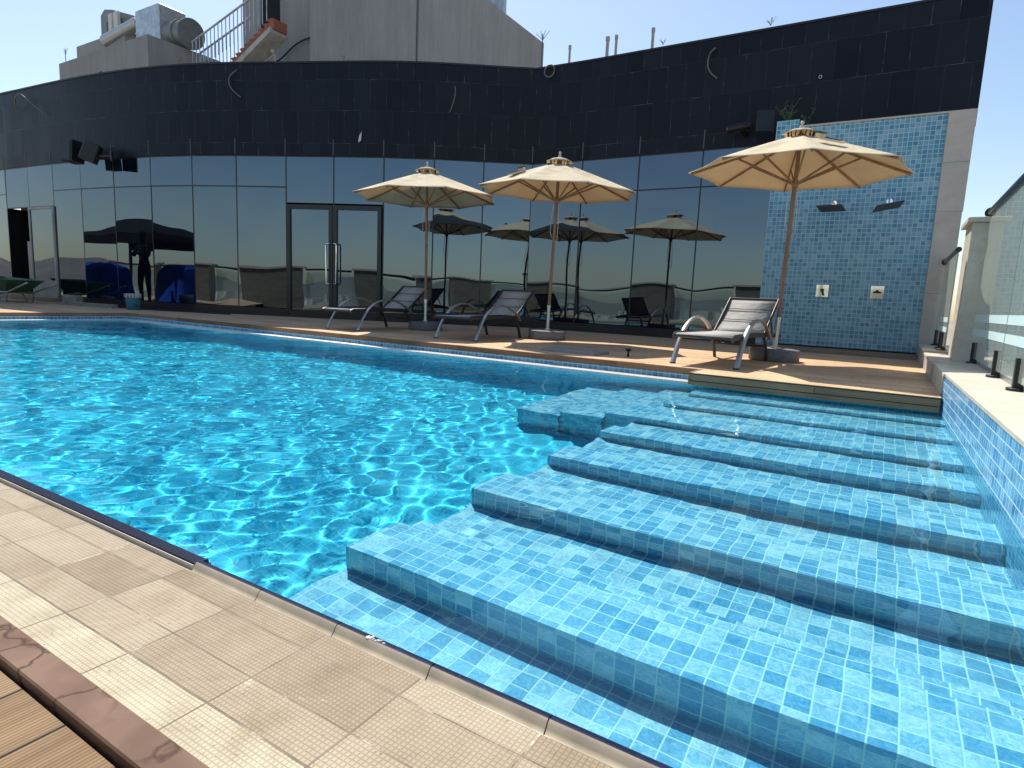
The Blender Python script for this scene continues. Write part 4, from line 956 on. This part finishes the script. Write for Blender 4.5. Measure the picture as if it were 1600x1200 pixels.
wb = empty('wheelbarrow', (-16.1, 5.6, DZ), 'green wheelbarrow with pale handles at the far left of the deck', 'wheelbarrow', R(5))
b = MB()
t0 = [(-.95, -.36, .52), (.72, -.34, .46), (.72, .34, .46), (-.95, .36, .52)]; t1 = [(-.55, -.22, .22), (.35, -.22, .22), (.35, .22, .22), (-.55, .22, .22)]
b.add(t0 + t1, [(4, 7, 6, 5), (0, 4, 5, 1), (1, 5, 6, 2), (2, 6, 7, 3), (3, 7, 4, 0)]); o = b.build('tray', 'green_plastic', wb); m_ = o.modifiers.new('t', 'SOLIDIFY'); m_.thickness = .012
for s in (-1, 1):
    b = MB(); b.tube([(-.8, s * .08, .14), (-.3, s * .2, .19), (.5, s * .24, .21), (1.35, s * .28, .42)], .017, 8); b.build('handle', 'galvanised', wb)
    b = MB(); b.tube([(.05, s * .22, .20), (.22, s * .24, .0), (.42, s * .24, .0), (.5, s * .24, .21)], .014, 8); b.build('leg', 'galvanised', wb)
b = MB(); b.tube([(-.8, -.04, .17), (-.8, .04, .17)], .17, 20); b.build('wheel', 'rubber', wb)
pb = empty('paint_bucket', (-12.42, 6.28, DZ), 'drippy paint bucket with a blue green label at the deck edge by the glass', 'bucket')
b = MB(); b.lathe([(.0, 0), (.115, 0), (.135, .23), (.135, .235)], (0, 0, 0), 20); b.build('label_band', 'teal_label', pb)
b = MB(); b.lathe([(.135, .235), (.142, .24), (.145, .305), (.132, .31), (.125, .26), (0, .255)], (0, 0, 0), 20); b.build('rim', 'bucket_white', pb)
b = MB(); random.seed(2)
for i in range(7): a = R(-150 + i * 22); l = random.uniform(.02, .07); b.box((.148 * math.cos(a) - .008, .148 * math.sin(a) - .004, .30 - l), (.148 * math.cos(a) + .008, .148 * math.sin(a) + .004, .305))
b.build('drips', 'rust_red', pb)
random.seed(21)
for i, (x, y, z, l, rz, lab) in enumerate([(-13.9, 6.12, DZ, 2.0, 3, 'grey plank nearest the pool in the heap before the glass'), (-13.6, 6.26, DZ, 1.3, -4, 'short plank lying behind the nearest plank'), (-14.5, 6.28, DZ, 1.7, 6, 'plank against the plinth at the back of the heap'), (-13.9, 6.2, DZ + .035, 1.5, 9, 'slanting plank resting on top of the others')]):
    b = MB(); b.bbox((-l / 2, -.05, 0), (l / 2, .05, .032), .003); o = b.build('plank', 'lumber'); o.location = (x, y, z); o.rotation_euler = (0, 0, R(rz)); tag(o, lab, 'plank', group='planks heaped before the left glass')
b = MB(); b.bbox((-.17, -.1, 0), (.17, .1, .2), .02); o = b.build('debris_sack', 'lumber'); o.location = (-14.62, 6.18, DZ); o.rotation_euler = (0, 0, R(20)); tag(o, 'small pale sack standing at the left end of the planks', 'sack')
cable([(-13.3, 6.25, DZ + .012), (-12.9, 6.45, DZ + .012), (-12.0, 6.6, DZ + .012), (-11.4, 6.85, DZ + .012), (-10.9, 6.95, DZ + .012), (-10.6, 7.1, DZ + .012)], .012, 'hose', 'rubber', 'dark hose lying along the base of the curved glass', 'hose')
for x in (-7.25, -4.8):
    b = MB(); b.lathe([(0, 0), (.05, 0), (.07, .006), (.075, .012), (0, .02)], (0, 0, 0), 20); o = b.build('pool_inlet', 'white_lens'); o.location = (x, GY(x) - .001, -.45); o.rotation_euler = (R(90), 0, 0)
    receiver(o); tag(o, 'white round pool light under the far gutter, nearer the left corner' if x < -5 else 'white round pool light under the far gutter, nearer the steps', 'pool light', group='pool lights')

# ------------------------------------------------------------------ what the glass mirrors: left terrace and the balustrade behind
def skin_person(loc, rz, label):
    bn = {'pelvis': (0, 0, .93), 'waist': (0, .01, 1.08), 'chest': (0, .01, 1.30), 'neck': (0, -.01, 1.48), 'head0': (0, -.02, 1.57), 'head1': (0, -.02, 1.68), 'head2': (0, 0, 1.76)}
    for s, n in ((-1, 'r'), (1, 'l')):
        bn['sh' + n] = (s * .18, .01, 1.42); bn['el' + n] = (s * .25, -.06, 1.16); bn['wr' + n] = (s * .09, -.28, 1.22); bn['ha' + n] = (s * .05, -.34, 1.25)
        bn['hip' + n] = (s * .10, 0, .90); bn['kn' + n] = (s * .12, -.02, .50); bn['an' + n] = (s * .13, .02, .09); bn['to' + n] = (s * .14, -.15, .04)
    rad = {'pelvis': .135, 'waist': .12, 'chest': .145, 'neck': .055, 'head0': .07, 'head1': .092, 'head2': .075}
    for n in 'rl': rad.update({'sh' + n: .062, 'el' + n: .042, 'wr' + n: .03, 'ha' + n: .035, 'hip' + n: .09, 'kn' + n: .06, 'an' + n: .04, 'to' + n: .035})
    ks = list(bn); ed = [('pelvis', 'waist'), ('waist', 'chest'), ('chest', 'neck'), ('neck', 'head0'), ('head0', 'head1'), ('head1', 'head2')]
    for n in 'rl': ed += [('chest', 'sh' + n), ('sh' + n, 'el' + n), ('el' + n, 'wr' + n), ('wr' + n, 'ha' + n), ('pelvis', 'hip' + n), ('hip' + n, 'kn' + n), ('kn' + n, 'an' + n), ('an' + n, 'to' + n)]
    me = bpy.data.meshes.new('person'); me.from_pydata([bn[k] for k in ks], [(ks.index(a), ks.index(c)) for a, c in ed], [])
    me.materials.append(MATS['black_cloth']); o = bpy.data.objects.new('person', me); COL.objects.link(o)
    sk = o.modifiers.new('skin', 'SKIN')
    if not me.skin_vertices: me.attributes  # layer is made with the modifier below
    bpy.context.view_layer.objects.active = o
    if not me.skin_vertices: bpy.ops.mesh.customdata_skin_add()
    for i, k in enumerate(ks): me.skin_vertices[0].data[i].radius = (rad[k], rad[k] * (.75 if k in ('pelvis', 'waist', 'chest') else 1))
    me.skin_vertices[0].data[0].use_root = True
    sb = o.modifiers.new('sub', 'SUBSURF'); sb.levels = 2; sb.render_levels = 2
    o.location = loc; o.rotation_euler = (0, 0, rz); tag(o, label, 'person')
skin_person((-15.0, 4.55, DZ), R(190), 'person in dark clothes holding a phone, mirrored in the left glass')
def tarp(loc, s, rz, label, seed):
    rng = np.random.RandomState(seed); n = 14; v = []; f = []
    for i in range(n + 1):
        for j in range(n + 1):
            a = 2 * i / n - 1; c = 2 * j / n - 1; p = (abs(a) ** 6 + abs(c) ** 6) ** (1 / 6); z = s[2] * max(0, (1 - p ** 9)) ** .35 if p < 1 else 0
            k = 1 if p < .97 else 1.03; v.append((a * s[0] * k + rng.normal(0, .012), c * s[1] * k + rng.normal(0, .012), max(0.0, z + rng.normal(0, .012))))
    for i in range(n):
        for j in range(n): q = i * (n + 1) + j; f.append((q, q + n + 1, q + n + 2, q + 1))
    b = MB(); b.add(v, f, False); o = b.build('tarp_cover', 'tarp'); o.location = loc; o.rotation_euler = (0, 0, rz); tag(o, label, 'tarpaulin')
tarp((-17.0, 4.05, DZ), (.95, .6, .95), R(15), 'lighter blue tarpaulin over a heap, mirrored left of the person', 3)
tarp((-14.1, 3.2, DZ), (.75, .6, .98), R(35), 'darker blue tarpaulin over a heap, mirrored right of the person', 4)
gz = empty('gazebo', (-16.6, 2.6, DZ - .3), 'black canvas gazebo mirrored in the left glass', 'gazebo', R(12))
b = MB(); b.add([(-2.6, -1.3, 2.05), (2.6, -1.3, 2.05), (2.6, 1.3, 2.05), (-2.6, 1.3, 2.05), (-.8, 0, 2.55), (.8, 0, 2.55)], [(0, 1, 5, 4), (1, 2, 5), (2, 3, 4, 5), (3, 0, 4), (3, 2, 1, 0)]); b.box((-2.6, -1.3, 1.80), (2.6, -1.28, 2.05)); b.box((-2.6, 1.28, 1.80), (2.6, 1.3, 2.05)); b.build('canopy', 'black_cloth', gz)
for x in (-2.5, 2.5):
    for y in (-1.2, 1.2): b = MB(); b.tube([(x, y, 0), (x, y, 2.05)], .06 if x < 0 else .04, 8); b.build('leg', 'black_metal', gz)
# balustrade behind the photographer: stone piers, glass, rail
bb = [(x, -1.55) for x in (-22.5, -18.7, -14.9, -11.2, -7.45, -3.65, .15, 3.9)]
for k, (x, y) in enumerate(bb):
    r = empty('stone_pier', (x, y, -.012), '', 'pier', group='stone piers behind the pool, mirrored in the glass')
    r['label'] = 'wide stone pier of the rear balustrade, mirrored in the glass'
    b = MB()
    for i in range(4): b.box((-.78, -.2, i * .33), (.78, .2, i * .33 + .327))
    b.build('shaft', 'fence_stone', r); b = MB(); b.bbox((-.86, -.26, 1.318), (.86, .26, 1.39), .008); b.build('cap', 'buff_stone', r)
rb = empty('glass_balustrade', (-8, -1.55, 0), 'rear glass balustrade with a thin dark rail, mirrored low in the pavilion glass', 'balustrade')
for (x0, y0), (x1, y1) in zip(bb, bb[1:]):
    b = MB(); b.box((x0 + .88, y0 - .006, .12), (x1 - .88, y0 + .006, 1.16)); rel(b.build('glass_pane', 'fence_glass', rb), rb)
    b = MB(); b.tube([(x0 + .86, y0, 1.26), (x1 - .86, y0, 1.26)], .04, 12); rel(b.build('handrail', 'rail_black', rb), rb)
    b = MB(); b.box((x0 + .8, y0 - .2, -.01), (x1 - .8, y0 + .2, .10)); rel(b.build('plinth', 'cream_stone', rb), rb)

# ------------------------------------------------------------------ ground far below, town, hills
b = MB(); b.add([(-6000, -6000, -34), (6000, -6000, -34), (6000, 6000, -34), (-6000, 6000, -34)], [(0, 1, 2, 3)]); structure(b.build('ground', 'earth'))
b = MB(); b.box((-32, -2.0, -33.9), (1.05, 26, -1.5)); tag(b.build('host_building', 'beige_paint'), 'tall block that carries the pool terrace on its roof', 'building')
random.seed(9); b = MB()
for i in range(1500):
    a = random.uniform(R(150), R(390)); d = 90 * math.exp(random.uniform(0, 3.0)); x, y = d * math.cos(a), d * math.sin(a)
    w, l, h = random.uniform(8, 26), random.uniform(8, 26), random.uniform(6, 22) if d < 900 else random.uniform(6, 30); M = Matrix.Translation((x, y, -34)) @ Matrix.Rotation(random.uniform(0, 1.5), 4, 'Z'); b.box((-w / 2, -l / 2, 0), (w / 2, l / 2, h), M)
tag(b.build('distant_town', 'city_white'), kind='stuff')
rng = np.random.RandomState(5); b = MB()
for k, (d, hh) in enumerate(((2600, 70), (3800, 160))):
    n = 90; v = []; ph = rng.uniform(0, 6.28, 8)
    for i in range(n + 1):
        a = R(150) + R(260) * i / n; h = hh * (.55 + sum(math.sin(a * (2 + 3 * j) + ph[j]) * .22 / (j + 1) for j in range(6)))
        v += [(d * math.cos(a), d * math.sin(a), -34), (d * 1.1 * math.cos(a), d * 1.1 * math.sin(a), max(-20, h - 10)), (d * 1.5 * math.cos(a), d * 1.5 * math.sin(a), -34)]
    b.add(v, [(3 * i + j, 3 * i + 3 + j, 3 * i + 4 + j, 3 * i + 1 + j) for i in range(n) for j in (0, 1)], True)
structure(b.build('hills', 'hill_rock'))

# ------------------------------------------------------------------ light, sky, camera
W = bpy.data.worlds.new('World'); S.world = W; W.use_nodes = True; nt = W.node_tree
sky = nt.nodes.new('ShaderNodeTexSky'); sky.sky_type = 'NISHITA'; sky.sun_disc = False
el = math.asin(-SUN.z); sky.sun_elevation = el
az = math.atan2(-SUN.x, -SUN.y); sky.sun_rotation = az      # clockwise from +Y
sky.air_density = 1.1; sky.dust_density = .8; sky.ozone_density = 1.0; sky.altitude = 100
nt.links.new(sky.outputs[0], nt.nodes['Background'].inputs[0]); nt.nodes['Background'].inputs[1].default_value = .132
l = bpy.data.lights.new('sun', 'SUN'); l.energy = 4.8; l.angle = R(.5); l.color = (1, .955, .89); l.cycles.is_caustics_light = True
lo = bpy.data.objects.new('sun', l); COL.objects.link(lo); lo.rotation_euler = SUN.to_track_quat('-Z', 'Y').to_euler(); lo.location = (-20, 20, 40)
c = bpy.data.cameras.new('camera'); c.sensor_width = 36; c.lens = 954.7 / 1600 * 36; c.clip_start = .02; c.clip_end = 9000
co = bpy.data.objects.new('camera', c); COL.objects.link(co); S.camera = co
pitch, roll, yaw = map(R, (-8.105, 2.511, -31.3))
f = Vector((math.sin(yaw) * math.cos(pitch), math.cos(yaw) * math.cos(pitch), math.sin(pitch))); r0 = Vector((math.cos(yaw), -math.sin(yaw), 0)); u0 = r0.cross(f)
r = math.cos(roll) * r0 + math.sin(roll) * u0; u = -math.sin(roll) * r0 + math.cos(roll) * u0
co.matrix_world = Matrix(((r.x, u.x, -f.x, 0), (r.y, u.y, -f.y, 0), (r.z, u.z, -f.z, .683), (0, 0, 0, 1)))
S.view_settings.view_transform = 'Standard'; S.view_settings.look = 'None'; S.view_settings.gamma = 1; S.view_settings.exposure = .3
cy = S.cycles; cy.use_denoising = True; cy.max_bounces = 10; cy.glossy_bounces = 5; cy.transmission_bounces = 8; cy.transparent_max_bounces = 12; cy.diffuse_bounces = 2
cy.sample_clamp_indirect = 6.0; cy.blur_glossy = .3
